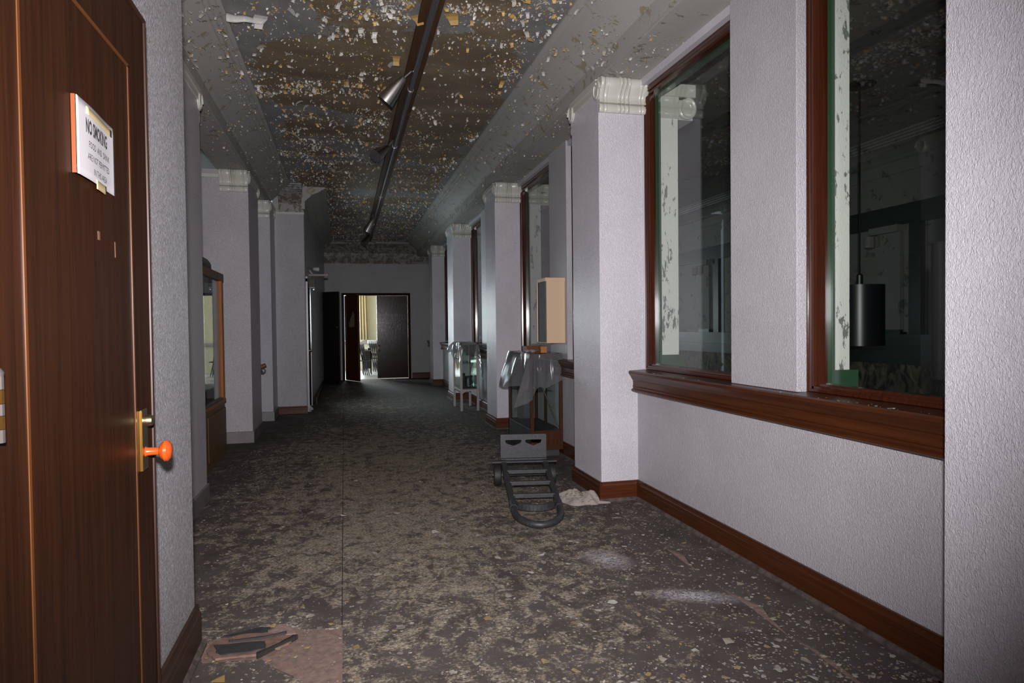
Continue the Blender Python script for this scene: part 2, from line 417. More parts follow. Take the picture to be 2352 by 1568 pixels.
sheet([(x+gap.get(y, .011), y) for x, y in tear] + [(2.29, 18.9), (2.29, -2.9)], label='right hand carpet strip split from the middle by a tear')

# chips of fallen paint
pal = [((.42, .40, .34), 5), ((.34, .31, .25), 5), ((.30, .22, .11), 3), ((.23, .20, .17), 4), ((.50, .49, .45), 2), ((.36, .25, .09), 1)]
cols = [c for c, w in pal for _ in range(w)]
def chip(mb, x, y, z, r, lift=.5):
    n = random.choice((4, 5, 6)); a0 = random.random()*6.28; el = random.uniform(.45, 1.0); th = random.random()*6.28
    tx, ty = random.uniform(-lift, lift)*.35, random.uniform(-lift, lift)*.35
    vs = []
    for i in range(n):
        a = a0+i*2*PI/n+random.uniform(-.35, .35); rr = r*random.uniform(.55, 1.1)
        u, w = rr*math.cos(a), rr*math.sin(a)*el
        px, py = u*math.cos(th)-w*math.sin(th), u*math.sin(th)+w*math.cos(th)
        vs.append((x+px, y+py, z+.0012+abs(px*tx+py*ty)))
    vs += [(q[0], q[1], q[2]-.0008) for q in vs]
    fs = [tuple(range(n)), tuple(range(2*n-1, n-1, -1))] + [(i, n+i, n+(i+1) % n, (i+1) % n) for i in range(n)]
    k = random.uniform(.7, 1.1); c = random.choice(cols)
    mb.add(vs, fs, tuple(q*k for q in c))
mb = MB(); cnt = 0
def right_limit(y):
    for a, b in ((-3, -2.9), (1.15, 1.95), (5.0, 5.78), (8.95, 9.73), (12.7, 13.45), (16.1, 16.95)):
        if a < y < b: return 1.91
    return 2.22
while cnt < 10500:
    y = 2.1+16*random.random()**2.0; x = random.uniform(-.62, right_limit(y))
    if 5.9 < y < 8.3 and x > 1.8: continue
    d = noise.noise(Vector((x*1.5, y*1.2, 3.1)))*.5+.5
    edge = .22+.95*min(1, max(0, x-.3)/1.3) if x > .3 else .22+.5*min(1, (.3-x)/.9)
    if y < 3.6: edge = max(edge, .6)
    if random.random() > (.25+d)*edge or (y > 11.3 and x < -.42): continue
    r = min(.020, .0036+random.expovariate(1/.0036))
    chip(mb, x, y, .003, r); cnt += 1
for i in range(500):     # chips beyond the left piers and along the right skirting
    y = 3.4+5*random.random(); chip(mb, random.uniform(-1.05, -.6), y, .003, random.uniform(.004, .014))
tag(mb.build('paint_chip_litter', CHIP, fix=False), 'small fallen paint chips strewn over the corridor carpet', 'paint chips', kind='stuff')
for i in range(110):
    y = 2.3+4.2*random.random()**1.5; x = random.uniform(-.5, right_limit(y)-.06)
    if x < 0 and y < 3.4: x = random.uniform(.05, 1.8)
    mb = MB(); chip(mb, x, y, .003, random.uniform(.018, .034), .8)
    tag(mb.build('paint_chip', CHIP, fix=False), 'larger curled pale paint chip lying loose on the corridor carpet', 'paint chip', 'larger paint chips fallen on the carpet')
OCH = ('near the skirting at the back edge of the torn board', 'at the tip of the raised carpet edge behind the torn board', 'in the back right corner of the torn hole by the seam', 'on the pink subfloor just right of the torn board point', 'in the middle of the pink subfloor', 'at the front edge of view, largest of the ochre ones', 'just in front of the torn board')
for och, (x, y, r, c) in zip(OCH, ((-.50, 3.235, .03, (.40, .27, .08)), (-.345, 3.345, .022, (.40, .28, .1)), (-.08, 3.30, .02, (.38, .27, .11)), (-.30, 3.10, .018, (.42, .33, .16)), (-.18, 3.08, .02, (.36, .27, .1)), (-.50, 2.88, .035, (.34, .22, .07)), (-.33, 3.0, .018, (.4, .27, .1)))):
    cols_, cols = cols, [c]; mb = MB(); chip(mb, x, y, .006, r, 1.2); cols = cols_
    tag(mb.build('paint_chip', CHIP, fix=False), 'ochre paint chip '+och, 'paint chip', 'ochre chips round the torn hole')

# ------------------------------------------------------------------ ceiling
CZ = 3.70
def peel_field(x, y):
    n = noise.fractal(Vector((x*.55+3.1, y*1.15, 1.7)), 1.0, 2.0, 4)*.55 + noise.noise(Vector((x*2.2, y*3.1, 8.0)))*.16
    v = .375+n
    v += max(0, (-.60-x))*2.0          # painted border beside the cornices
    v += max(0, (x-1.42))*2.0
    if y < 5.6: v += (5.6-y)*.20*max(0, 1-abs(x-.1)/1.3) + (5.6-y)*.06
    if x < -.1 and y < 5.38+.22*(x+.67): v += .30*min(1, (-.1-x)/.25)
    if y > 10.5: v += min(.12, (y-10.5)*.03)
    return v
NX, NY = 54, 380
vs, fs, pv = [], [], []
for j in range(NY):
    for i in range(NX):
        x = -1.15+3.16*i/(NX-1); y = -3+21.95*j/(NY-1); vs.append((x, y, CZ)); pv.append(peel_field(x, y))
for j in range(NY-1):
    for i in range(NX-1): a = j*NX+i; fs.append((a, a+NX, a+NX+1, a+1))
me = bpy.data.meshes.new('ceiling'); me.from_pydata(vs, [], fs); at = me.attributes.new('peel', 'FLOAT', 'POINT')
at.data.foreach_set('value', pv); me.materials.append(CEIL)
ceil = bpy.data.objects.new('ceiling', me); C.objects.link(ceil)
S(ceil, 'corridor ceiling with brown stains and peeling grey paint', 'ceiling')
m_ = ceil.modifiers.new('solid', 'SOLIDIFY'); m_.thickness = .08; m_.offset = -1
fp = [((.66, .65, .60), 7), ((.55, .54, .49), 4), ((.55, .34, .10), 3), ((.62, .42, .15), 2), ((.36, .32, .26), 2)]
fcols = [c for c, w in fp for _ in range(w)]
def flake(mb, x, y, z, ln, wd, curl, nrm=(0, 0, -1), col=None):
    """a curl of paint: attached at its root, the free end bending away from the surface"""
    th = random.random()*6.28; rows = 4; n = Vector(nrm)
    t1 = Vector((math.cos(th), math.sin(th), 0))
    if abs(n.z) < .5: t1 = Vector((0, math.cos(th), -abs(math.sin(th))-.2)).normalized()
    t2 = n.cross(t1); o = Vector((x, y, z)); vs = []
    sk = random.uniform(-.4, .4)
    for i in range(rows):
        t = i/(rows-1); w = wd*(random.uniform(.7, 1.1))*(1-.45*t*random.random()); a = curl*t
        p = o+t1*(ln*math.sin(a)/max(curl, .01))+n*(ln*(1-math.cos(a))/max(curl, .01)+.0015)+t2*(sk*ln*t)
        vs += [p-t2*w*.5, p+t2*w*.5]
    k = random.uniform(.75, 1.1); c = col or random.choice(fcols)
    mb.add(vs, [(0, 1, 3, 2), (2, 3, 5, 4), (4, 5, 7, 6)], tuple(q*k for q in c))
mb = MB(); cnt = 0; tries = 0
while cnt < 15000 and tries < 400000:
    tries += 1
    y = 3.9+14.6*random.random()**1.35; x = random.uniform(-.82, 1.62)
    if .53 < x < .74: continue
    e = math.exp(-((peel_field(x, y)-.5)/.10)**2); d = noise.noise(Vector((x*2.6, y*4.2, 5.5))); d2 = noise.noise(Vector((x*7, y*9, 2.5)))
    p = .06+.55*e*max(0, .5+d) + max(0, d+d2*.6)**1.5*.9 + (.12 if y > 10 else 0)
    if random.random() > p: continue
    s = min(.034, .007+random.expovariate(1/.007))
    flake(mb, x, y, CZ, s*random.uniform(1.0, 1.7), s*1.1, random.uniform(.7, 2.2)); cnt += 1
for i in range(2600):      # cornices and soffits
    y = 4.2+13*random.random()**1.4
    if random.random() < .5:
        x = random.uniform(1.98, 2.32); z = 3.33
    else:
        x = random.uniform(-1.42, -1.12); z = 3.33
        if y > 11.5: continue
    if noise.noise(Vector((x*4, y*1.6, 1.0))) < -.05: continue
    s = min(.022, .004+random.expovariate(1/.005)); flake(mb, x, y, z, s*1.3, s, random.uniform(.4, 1.4))
prof_r = [(1.96, 3.40), (1.93, 3.47), (1.84, 3.56), (1.72, 3.60), (1.66, 3.655)]
for i in range(3200):
    y = 4.2+13*random.random()**1.4; t = random.randrange(4); q = random.random(); side = random.random() < .5
    x = prof_r[t][0]+(prof_r[t+1][0]-prof_r[t][0])*q; z = prof_r[t][1]+(prof_r[t+1][1]-prof_r[t][1])*q
    if not side:
        x = .86-x
        if y > 11.4: continue
    if noise.noise(Vector((x*5, y*1.9, 4.0))) < 0: continue
    s = min(.03, .006+random.expovariate(1/.008)); flake(mb, x, y, z-.004, s*1.6, s, random.uniform(.6, 2.0), col=random.choice(((.60, .59, .54), (.55, .54, .49), (.45, .42, .34), (.42, .30, .12))))
o = mb.build('paint_flake_scatter', FLAKE, ceil, fix=False, kind='stuff')
cnt = 0
while cnt < 280:
    y = 4.1+9*random.random()**1.3; x = random.uniform(-.78, 1.55)
    if .50 < x < .78: continue
    e = math.exp(-((peel_field(x, y)-.5)/.08)**2)
    if random.random() > .08+e: continue
    mb = MB(); s = random.uniform(.024, .052)
    flake(mb, x, y, CZ, s*random.uniform(1.0, 1.7), s, random.uniform(.8, 2.1)); mb.build('paint_flake', FLAKE, ceil, fix=False); cnt += 1
for (x, y, ln, wd, col) in ((.80, 5.02, .10, .10, (.52, .33, .1)), (.47, 5.9, .10, .08, (.52, .34, .12)), (.47, 6.05, .07, .07, (.5, .49, .45)), (.80, 7.3, .12, .06, (.5, .3, .1)), (1.42, 5.3, .13, .06, (.5, .3, .1)), (-.62, 8.4, .22, .05, (.5, .49, .45)), (-.55, 5.35, .12, .10, (.5, .49, .46)), (.55, 5.1, .09, .1, (.46, .3, .1))):
    mb = MB(); flake(mb, x, y, CZ, ln, wd, 1.2, col=col); mb.build('paint_flake', FLAKE, ceil, fix=False)
# the long curl near the front left corner of the paint
mb = MB(); mb.grid(lambda u, v: (-.79+.25*u, 5.36+.07*u+.012*math.sin(u*9)-.03*math.sin(v*2.2), CZ-.002-.045*(1-math.cos(v*2.2))*(1-u*.5)), 12, 6)
mb.c = [(.55, .54, .50)]*len(mb.f); mb.build('paint_flake', FLAKE, ceil, smooth=True, fix=False, solid=.002)

# ------------------------------------------------------------------ beams, cornices
def cornice(x0, sgn, zb, ztop, dep):
    h = ztop-zb
    P = [(0, 0), (0, .36), (.06, .39), (.10, .42), (.12, .46), (.18, .50), (.30, .60), (.46, .70), (.62, .745), (.66, .76), (.68, .80), (.76, .815), (.79, .87), (.88, .885), (.91, .93), (1.0, .95), (1.0, 1.0)]
    return [(x0+sgn*dep*a, zb+h*b) for a, b in P] + [(x0-sgn*.05, ztop), (x0-sgn*.05, zb)]
def st(o, label, cat): return S(o, label, cat)
st(MB().box(1.99, -3, 3.33, 2.44, 18.8, 3.95).build('trim_1', SOFF), 'grey painted beam over the right row of piers', 'beam')
st(MB().prism(cornice(1.965, -1, 3.34, CZ, .335), 'y', -3, 18.79).build('trim_2', CORN, smooth=True), 'moulded plaster cornice along the right side of the ceiling', 'cornice')
st(MB().box(-1.45, -3, 3.33, -1.13, 11.73, 3.95).build('trim_3', SOFF), 'grey painted beam over the left row of piers', 'beam')
st(MB().prism(cornice(-1.108, 1, 3.34, CZ, .315), 'y', -3, 11.7).build('trim_4', CORN, smooth=True), 'moulded plaster cornice along the left side of the ceiling', 'cornice')
bx_ = MB().prism([(y, z) for y, z in cornice(11.712, -1, 3.30, CZ, .36)], 'x', -1.0, -.62)
st(bx_.build('trim_5', FRIEZE, smooth=True), 'cornice block with bare carved frieze over the broad left pier', 'cornice')
o = MB().prism(cornice(-.585, 1, 3.34, CZ, .33), 'y', 11.62, 18.79).build('trim_6', CORN, smooth=True)
st(o, 'cornice over the door wall beyond the broad left pier', 'cornice')
pe = [(18.8, 3.12), (18.78, 3.12), (18.78, 3.16), (18.79, 3.18), (18.79, 3.40), (18.76, 3.42), (18.74, 3.46), (18.66, 3.50), (18.60, 3.58), (18.52, 3.61), (18.50, 3.66), (18.44, 3.69), (18.44, 3.70), (18.8, 3.70)]
st(MB().prism(pe, 'x', -.5, 2.3).build('trim_7', FRIEZE, smooth=True), 'dark crumbling cornice and frieze above the end doors', 'cornice')
st(bx('trim_8', STEEL, .85, 18.36, 3.615, 2.0, 18.44, 3.66), 'brown conduit across the ceiling just before the end wall', 'conduit')

# ------------------------------------------------------------------ walls
def base_prof(x, sgn, h, t=.022):
    return [(x, 0), (x+sgn*t, 0), (x+sgn*t, h*.62), (x+sgn*(t-.003), h*.635), (x+sgn*(t-.003), h*.65), (x+sgn*t, h*.665),
            (x+sgn*t, h*.80), (x+sgn*(t-.004), h*.82), (x+sgn*(t-.008), h*.90), (x+sgn*(t-.008), h), (x, h)]
def shoe_prof(x, sgn, t=.022): return [(x+sgn*t, 0), (x+sgn*(t+.018), 0), (x+sgn*(t+.018), .010), (x+sgn*(t+.006), .024), (x+sgn*t, .027)]
SHOE = simple('dusty_shoe_moulding', (.085, .068, .060), .85, 0, .2, var=.45, vscale=25, bmp=.4)
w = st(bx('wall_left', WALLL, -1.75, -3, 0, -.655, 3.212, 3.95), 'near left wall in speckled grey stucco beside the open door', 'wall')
b = MB().prism(base_prof(-.655, 1, .19), 'y', -3, 3.235).build('baseboard_left', DARKB); st(b, 'dark brown skirting at the foot of the near left wall', 'baseboard'); MB().prism(shoe_prof(-.655, 1), 'y', -3, 3.25).build('shoe_moulding', SHOE, b)
st(bx('wall_recess', WALLF, -1.85, 3.21, 0, -1.70, 9.0, 3.95), 'wall behind the glass cabinet in the left recess', 'wall')
st(bx('wall_stair', WALLF, -3.2, 9.0, 0, -3.0, 12.5, 3.95), 'wall of the stair opening on the left', 'wall')
st(bx('ceiling_recess', SOFF, -3.2, 3.2, 3.55, -1.40, 11.8, 3.95), 'soffit of the left recess', 'ceiling')
# door wall beyond the broad pier (tapers slightly)
def lwx(y): return -.612+.128*(y-11.73)/(18.8-11.73)
DY0, DY1, DH = 12.02, 12.86, 2.18
mb = MB()
for (y0, y1, z0, z1) in ((11.75, DY0, 0, 3.75), (DY1, 18.8, 0, 3.75), (DY0, DY1, DH, 3.75)):
    mb.add([(lwx(y0), y0, z0), (lwx(y1), y1, z0), (lwx(y1)-.22, y1, z0), (lwx(y0)-.22, y0, z0), (lwx(y0), y0, z1), (lwx(y1), y1, z1), (lwx(y1)-.22, y1, z1), (lwx(y0)-.22, y0, z1)],
           [(0,3,2,1),(4,5,6,7),(0,1,5,4),(1,2,6,5),(2,3,7,6),(3,0,4,7)])
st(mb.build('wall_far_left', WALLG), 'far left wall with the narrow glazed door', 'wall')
mb = MB(); mb.prism(base_prof(-.52, 1, .13), 'y', 13.0, 18.8); st(mb.build('baseboard_far_left', DARKB), 'dark skirting under the far left wall', 'baseboard')
# end wall
EX0, EX1, EZ = -.03, 1.745, 2.31
mb = MB(); mb.box(-.75, 18.8, 0, EX0, 18.95, 3.9); mb.box(EX1, 18.8, 0, 2.6, 18.95, 3.9); mb.box(EX0, 18.8, EZ, EX1, 18.95, 3.9)
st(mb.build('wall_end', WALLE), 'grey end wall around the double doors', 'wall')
mb = MB(); mb.prism([(y, z) for y, z in base_prof(18.8, -1, .16)], 'x', 1.80, 2.28); st(mb.build('baseboard_end', MAHOGX), 'red brown skirting right of the end doors', 'baseboard')
st(bx('wall_back', WALLF, -1.8, -3.15, 0, 2.7, -3.0, 3.95), 'wall behind the camera', 'wall')

# ------------------------------------------------------------------ piers with capitals
def capital(par, x0, x1, y, ysg, ztop=3.33):
    """bolster of an ionic capital: ribbed roll above, thin beaded roll below; runs along x, faces ysg"""
    up = [(0, 0), (.070, 0), (.086, -.012), (.092, -.035), (.086, -.060), (.068, -.085), (.046, -.112), (.030, -.138), (.026, -.160), (.036, -.176), (.038, -.188), (.0, -.192)]
    lo = [(0, -.196), (.022, -.197), (.034, -.208), (.038, -.228), (.034, -.248), (.022, -.260), (0, -.262)]
    def ribs(t):
        v = 0.0
        for c, wd, a in ((.04, .055, .30), (.135, .022, .14), (.40, .034, .34), (.48, .034, .42), (.565, .034, .34), (.83, .022, .16), (.93, .07, .30)):
            if abs(t-c) < wd: v += a*math.sqrt(max(0, 1-((t-c)/wd)**2))
        return .72+v+.10*math.cos((t-.27)*2*PI*2)
    mb = MB(); nu = 90
    for prof in (up, lo):
        mb.grid(lambda u, v, pr=prof: (x0+(x1-x0)*u, y+ysg*pr[min(len(pr)-1, int(round(v*(len(pr)-1))))][0]*ribs(u)*1.0, ztop-.002+pr[min(len(pr)-1, int(round(v*(len(pr)-1))))][1]*(1 if prof is up else 1+.012*(ribs(u)-1))), nu, len(prof))
        for e, xx in ((0, x0), (1, x1)):
            mb.add([(xx, y+ysg*p[0]*ribs(e), ztop-.002+p[1]) for p in prof], [tuple(range(len(prof)))])
    o = mb.build('capital', CAPW, par, smooth=True)
    return o
def volutes(par, x, sg, y0, y1, ztop=3.33):
    """two spiral scrolls seen on the face that looks along x, with the cushion moulding between them"""
    mb = MB()
    for yc in (y0, y1):
        pts = []
        for i in range(44):
            a = i*.30; r = .078*(1-i/50)
            pts.append((x+sg*.012, yc+(1 if yc == y1 else -1)*r*math.cos(a)*.9*(1), ztop-.095+r*math.sin(a)))
        mb.tube(pts, [.013*(1-i/60) for i in range(44)], 6)
        mb.lathe([(.072, 0), (.072, .010), (.02, .016)], (x, yc, ztop-.095), (sg, 0, 0), 18)
    mb.prism([(ztop-.035, 0)], 'y', y0, y1) if False else None
    mb.box(min(x, x+sg*.022), y0, ztop-.05, max(x, x+sg*.022), y1, ztop-.004)
    mb.box(min(x, x+sg*.012), y0+.05, ztop-.10, max(x, x+sg*.012), y1-.05, ztop-.05)
    mb.build('volute', CAPW, par, smooth=True)
def pier(x0, y0, x1, y1, label, side, base='wood', cap=True, zt=3.34, back=None, capx=None):
    p = thing('pier', ((x0+x1)/2, (y0+y1)/2, 0), label, 'pier', kind='structure')
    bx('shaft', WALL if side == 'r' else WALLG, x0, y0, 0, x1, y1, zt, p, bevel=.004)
    cx = x0 if side == 'r' else x1; sg = -1 if side == 'r' else 1
    if cap:
        a, b_ = capx or ((x0, x1-.04) if side == 'r' else (x0, x1))
        capital(p, a, b_, y0, -1); capital(p, a, b_, y1, 1); volutes(p, cx, sg, y0+.01, y1-.01)
    if base == 'wood':
        mb = MB(); mb.prism([(yy, z) for yy, z in base_prof(y0, -1, .155)], 'x', x0-.018, x1-.04); mb.build('baseboard', MAHOGX, p)
        mb = MB(); mb.prism(base_prof(x0, -1, .155), 'y', y0-.018, y1+.018); mb.build('baseboard', DARKB if False else MAHOG, p)
        mb = MB(); mb.prism([(yy, z) for yy, z in base_prof(y1, 1, .155)], 'x', x0-.018, x1-.04); mb.build('baseboard', MAHOGX, p)
        MB().prism(shoe_prof(y0, -1), 'x', x0-.04, x1-.16).build('shoe_moulding', SHOE, p); MB().prism(shoe_prof(x0, -1), 'y', y0-.04, y1+.04).build('shoe_moulding', SHOE, p)
    else:
        bx('plinth', PLINTH, x0, y0-.016, 0, x1+.016, y1+.016, .145, p, bevel=.006)
    return p
PX1 = 2.42
right_piers = [(1.985, 1.20, 1.905, 'nearest right pier at the edge of view'), (1.965, 5.07, 5.715, 'bright right pier between the big window and the wooden display case'),
               (1.998, 9.02, 9.66, 'right pier behind the plastic covered display case'), (2.0, 12.72, 13.42, 'right pier behind the white framed glass stand'),
               (2.05, 16.2, 16.85, 'farthest right pier before the end wall')]
for x, y0, y1, lb in right_piers:
    pr = pier(x, y0, PX1, y1, lb, 'r')
    # half of the pier that stands in the dark room
    bx('room_pilaster', PEELW, PX1+.05, y0-.02, .0, 2.635, y1+.02, 3.34, pr)
    bx('plinth', GREEN, PX1+.04, y0-.05, .0, 2.665, y1+.05, 1.155, pr)
    mb = MB()
    for yy, sg in ((y0-.02, -1), (y1+.02, 1)):
        pts = [(2.71+.082*(1-i/46)*math.cos(PI/2-i*.32), yy+sg*.012, 3.13+.09*(1-i/46)*math.sin(PI/2-i*.32)) for i in range(42)]
        mb.tube(pts, [.015*(1-i/58) for i in range(42)], 6)
        mb.lathe([(.082, 0), (.082, .012), (.02, .02)], (2.71, yy, 3.13), (0, sg, 0), 20)
        mb.box(2.47, min(yy, yy+sg*.03), 3.22, 2.78, max(yy, yy+sg*.03), 3.32)
        mb.box(2.47, min(yy, yy+sg*.014), 3.05, 2.64, max(yy, yy+sg*.014), 3.22)
    mb.box(2.60, y0, 3.05, 2.78, y1, 3.21)
    mb.build('scroll_capital', CAPW, pr, smooth=True)
pier(-1.70, 5.1, -1.105, 5.985, 'left pier in shade before the glass cabinet', 'l', 'plinth')
p = pier(-1.70, 8.90, -1.108, 9.85, 'left pier beside the glass cabinet with glossy capital', 'l', 'plinth', capx=(-1.435, -1.108))
bx('picture_rail', CAPW, -1.70, 8.878, 3.235, -1.44, 8.90, 3.275, p)
pier(-1.70, 10.9, -1.058, 11.6, 'narrow left pier with the wooden handrail', 'l', 'plinth')
p = thing('pier', (-.86, 11.9, 0), 'broad left pier with frieze and cornice block on top', 'pier', kind='structure')
bx('shaft', WALLG, -1.10, 11.73, 0, -.615, 12.0, 3.72, p, bevel=.004)
mb = MB(); mb.prism([(yy, z) for yy, z in base_prof(11.73, -1, .125)], 'x', -1.08, -.60); mb.build('baseboard', MAHOGX, p)
bx('picture_rail', CAPW, -1.11, 11.71, 3.262, -.605, 11.73, 3.30, p)

# ------------------------------------------------------------------ right partition: dado, sill, windows, mullions
XW = 2.28; XG = 2.41
bays = [(-2.9, 1.20, None), (1.905, 5.07, (3.085, 3.705)), (5.715, 9.02, (6.83, 7.44)), (9.66, 12.72, (10.75, 11.4)), (13.42, 16.2, (14.5, 15.1)), (16.85, 18.8, None)]
sillp = [(XG+.01, .99), (XG+.01, 1.045), (2.215, 1.035), (2.203, 1.028), (2.203, 1.012), (2.212, 1.0), (2.222, .985), (2.232, .965), (2.240, .955), (2.240, .915), (2.234, .91), (2.240, .905), (2.240, .893), (2.226, .885), (2.226, .873), (2.236, .865), (2.255, .862), (XW, .862), (XW+.06, .862)]
names = ['nearest bay', 'front window bay', 'second window bay behind the display case', 'third window bay', 'fourth window bay', 'last bay']
wn = 1
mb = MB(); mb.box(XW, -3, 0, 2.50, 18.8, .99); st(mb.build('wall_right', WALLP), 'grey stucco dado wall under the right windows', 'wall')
def window(y0, y1, near_mull):
    """one fixed pane in a mahogany frame: four frame members, glass, green jambs on the room side"""
    global wn
    o = thing('window_%d' % wn, (XG, (y0+y1)/2, 1.05), 'mahogany framed pane onto the dark room, %s from the camera along the right wall' % ('nearest', 'second', 'third', 'fourth', 'fifth', 'sixth', 'seventh', 'eighth')[wn-1], 'window', kind='structure'); wn += 1
    z0, z1, t = 1.045, 3.275, .055
    def member(prof, ax, a, b): MB().prism(prof, ax, a, b).build('frame', MAHOGZ, o)
    pv = lambda ya, sg: [(2.345, ya), (2.345, ya+sg*.018), (2.352, ya+sg*.022), (2.352, ya+sg*.036), (2.368, ya+sg*.040), (2.372, ya+sg*t), (XG+.012, ya+sg*t), (XG+.012, ya)]
    member(pv(y0, 1), 'z', z0, z1); member(pv(y1, -1), 'z', z0, z1)
    ph = lambda za, sg: [(2.345, za), (2.345, za+sg*.018), (2.352, za+sg*.022), (2.352, za+sg*.036), (2.368, za+sg*.040), (2.372, za+sg*t), (XG+.012, za+sg*t), (XG+.012, za)]
    member(ph(z1, -1), 'y', y0+.02, y1-.02); member(ph(z0, .75), 'y', y0+.02, y1-.02)
    bx('glass_pane', GLASS, XG-.003, y0+.045, z0+.03, XG+.003, y1-.045, z1-.045, o)
    MB().box(2.30, y0, 3.275, 2.345, y1, 3.335).build('head_trim', WALLF, o)
    mb = MB(); mb.box(XG+.013, y0, z0-.02, 2.475, y0+.045, z1); mb.box(XG+.013, y1-.045, z0-.02, 2.475, y1, z1); mb.box(XG+.013, y0, z1-.07, 2.475, y1, z1+.06)
    mb.build('green_jamb', GREEN, o)
    mb = MB(); mb.box(XG+.013, y0, .98, 2.66, y1, 1.05); mb.build('room_sill', GREEN, o)
for bi, (y0, y1, mu) in enumerate(bays):
    st(MB().prism(sillp, 'y', y0, y1).build('trim_%d' % (20+bi), MAHOG, bevel=0), 'red brown moulded window sill of the '+names[bi], 'sill')
    sb_ = st(MB().prism(base_prof(XW, -1, .155), 'y', y0+.005, y1-.005).build('baseboard_right' if bi == 0 else 'baseboard_right_%d' % bi, MAHOG), 'red brown skirting under the '+names[bi], 'baseboard')
    MB().prism(shoe_prof(XW, -1), 'y', y0+.005, y1-.005).build('shoe_moulding', SHOE, sb_)
    if mu:
        o = thing('mullion', (2.31, sum(mu)/2, 1.04), 'broad flat grey post between the two panes of the '+names[bi], 'post', kind='structure')
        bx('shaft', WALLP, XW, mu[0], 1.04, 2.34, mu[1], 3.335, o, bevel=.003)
        bx('core', MAHOGZ, 2.34, mu[0]-.004, 1.04, 2.42, mu[1]+.004, 3.335, o)
        bx('room_pilaster', PEELW, 2.43, mu[0]+.0, 1.15, 2.60, mu[1], 3.34, o)
        bx('plinth', GREEN, 2.425, mu[0]-.03, .98, 2.63, mu[1]+.03, 1.15, o)
        window(y0, mu[0], 1); window(mu[1], y1, 0)
    else:
        st(bx('wall_infill', WALL, 2.34, y0, .98, 2.48, y1, 3.34), 'blank wall above the sill of the '+names[bi], 'wall')
# edge strips of white casing on the piers beside the panes
for x, y0, y1, lb in right_piers[1:4]:
    st(bx('trim_3%d' % int(y0), WALLF, 2.335, y0-.012, 1.04, 2.378, y0, 3.33, bevel=.002), 'thin white casing strip at the window edge of the '+lb.split(' between')[0], 'trim')
# paint chips on the front sill
mb = MB()
for i in range(170):
    y = random.choice((random.uniform(1.95, 3.05), random.uniform(1.95, 3.2), random.uniform(3.75, 5.0))); chip(mb, random.uniform(2.22, 2.34), y, 1.0345+(.0*y), random.uniform(.002, .009), 1)
tag(mb.build('sill_chip_litter', CHIP, fix=False), 'paint crumbs on the front window sill', 'paint chips', kind='stuff')
mb = MB()
for i in range(120):
    chip(mb, random.uniform(2.44, 2.62), random.uniform(1.95, 3.0), 1.051, random.uniform(.006, .02), 1)
for i in range(60): chip(mb, random.uniform(2.44, 2.62), random.uniform(3.8, 4.9), 1.051, random.uniform(.005, .014), 1)
tag(mb.build('ledge_chip_litter', CHIP, fix=False), 'ochre paint crumbs on the green ledge behind the front panes', 'paint chips', kind='stuff')

# ------------------------------------------------------------------ the dark room behind the glass
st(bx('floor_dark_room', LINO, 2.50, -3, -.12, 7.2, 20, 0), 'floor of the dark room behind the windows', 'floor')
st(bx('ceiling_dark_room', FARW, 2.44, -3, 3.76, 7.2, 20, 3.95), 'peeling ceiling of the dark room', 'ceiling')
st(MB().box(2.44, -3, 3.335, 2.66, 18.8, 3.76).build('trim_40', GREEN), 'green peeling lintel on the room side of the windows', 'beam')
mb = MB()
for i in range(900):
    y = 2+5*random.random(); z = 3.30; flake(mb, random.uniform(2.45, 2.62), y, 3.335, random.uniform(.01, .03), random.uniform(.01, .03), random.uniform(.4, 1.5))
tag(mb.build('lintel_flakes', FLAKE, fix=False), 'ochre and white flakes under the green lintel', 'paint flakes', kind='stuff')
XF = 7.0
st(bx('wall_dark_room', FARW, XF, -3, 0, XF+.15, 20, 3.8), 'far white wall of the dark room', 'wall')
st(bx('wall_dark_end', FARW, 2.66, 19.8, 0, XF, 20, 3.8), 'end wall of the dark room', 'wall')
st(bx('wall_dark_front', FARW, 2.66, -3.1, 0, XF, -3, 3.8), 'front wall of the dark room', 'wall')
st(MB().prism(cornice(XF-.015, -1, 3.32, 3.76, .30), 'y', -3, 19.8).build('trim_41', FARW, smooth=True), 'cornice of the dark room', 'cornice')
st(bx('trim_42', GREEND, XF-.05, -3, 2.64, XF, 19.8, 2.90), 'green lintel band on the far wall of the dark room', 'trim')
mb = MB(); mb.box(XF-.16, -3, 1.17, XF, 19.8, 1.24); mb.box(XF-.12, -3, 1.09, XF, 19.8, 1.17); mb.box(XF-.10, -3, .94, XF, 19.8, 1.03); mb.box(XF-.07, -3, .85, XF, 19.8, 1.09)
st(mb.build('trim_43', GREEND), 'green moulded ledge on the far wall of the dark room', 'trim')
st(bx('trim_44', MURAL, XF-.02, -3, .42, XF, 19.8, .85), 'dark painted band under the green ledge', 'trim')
for k in range(-1, 7):
    yc = 7.52+k*2.35
    o = thing('pilaster', (XF-.1, yc, 1.24), 'white pilaster on the far wall of the dark room, %s' % ('first seen through the front pane' if k == 0 else 'repeat %s along the wall' % 'abcdefgh'[k+1]), 'pilaster', kind='structure')
    bx('shaft', FARW, XF-.10, yc-.23, 1.27, XF, yc+.15, 2.64, o); bx('fillet', FARW, XF-.06, yc-.32, 1.27, XF, yc-.23, 2.64, o)
    mb = MB(); mb.box(XF-.16, yc-.24, 2.55, XF, yc+.24, 2.64); mb.lathe([(.07, 0), (.07, .14), (.02, .16)], (XF-.16, yc+.22, 2.53), (0, 0, -1), 10)
    mb.build('capital', FARW, o); bx('green_base', GREEND, XF-.11, yc-.24, 1.24, XF, yc+.16, 1.30, o)
    bx('green_mullion', GREEND, XF-.07, yc-.52, 1.24, XF, yc-.34, 2.64, o)
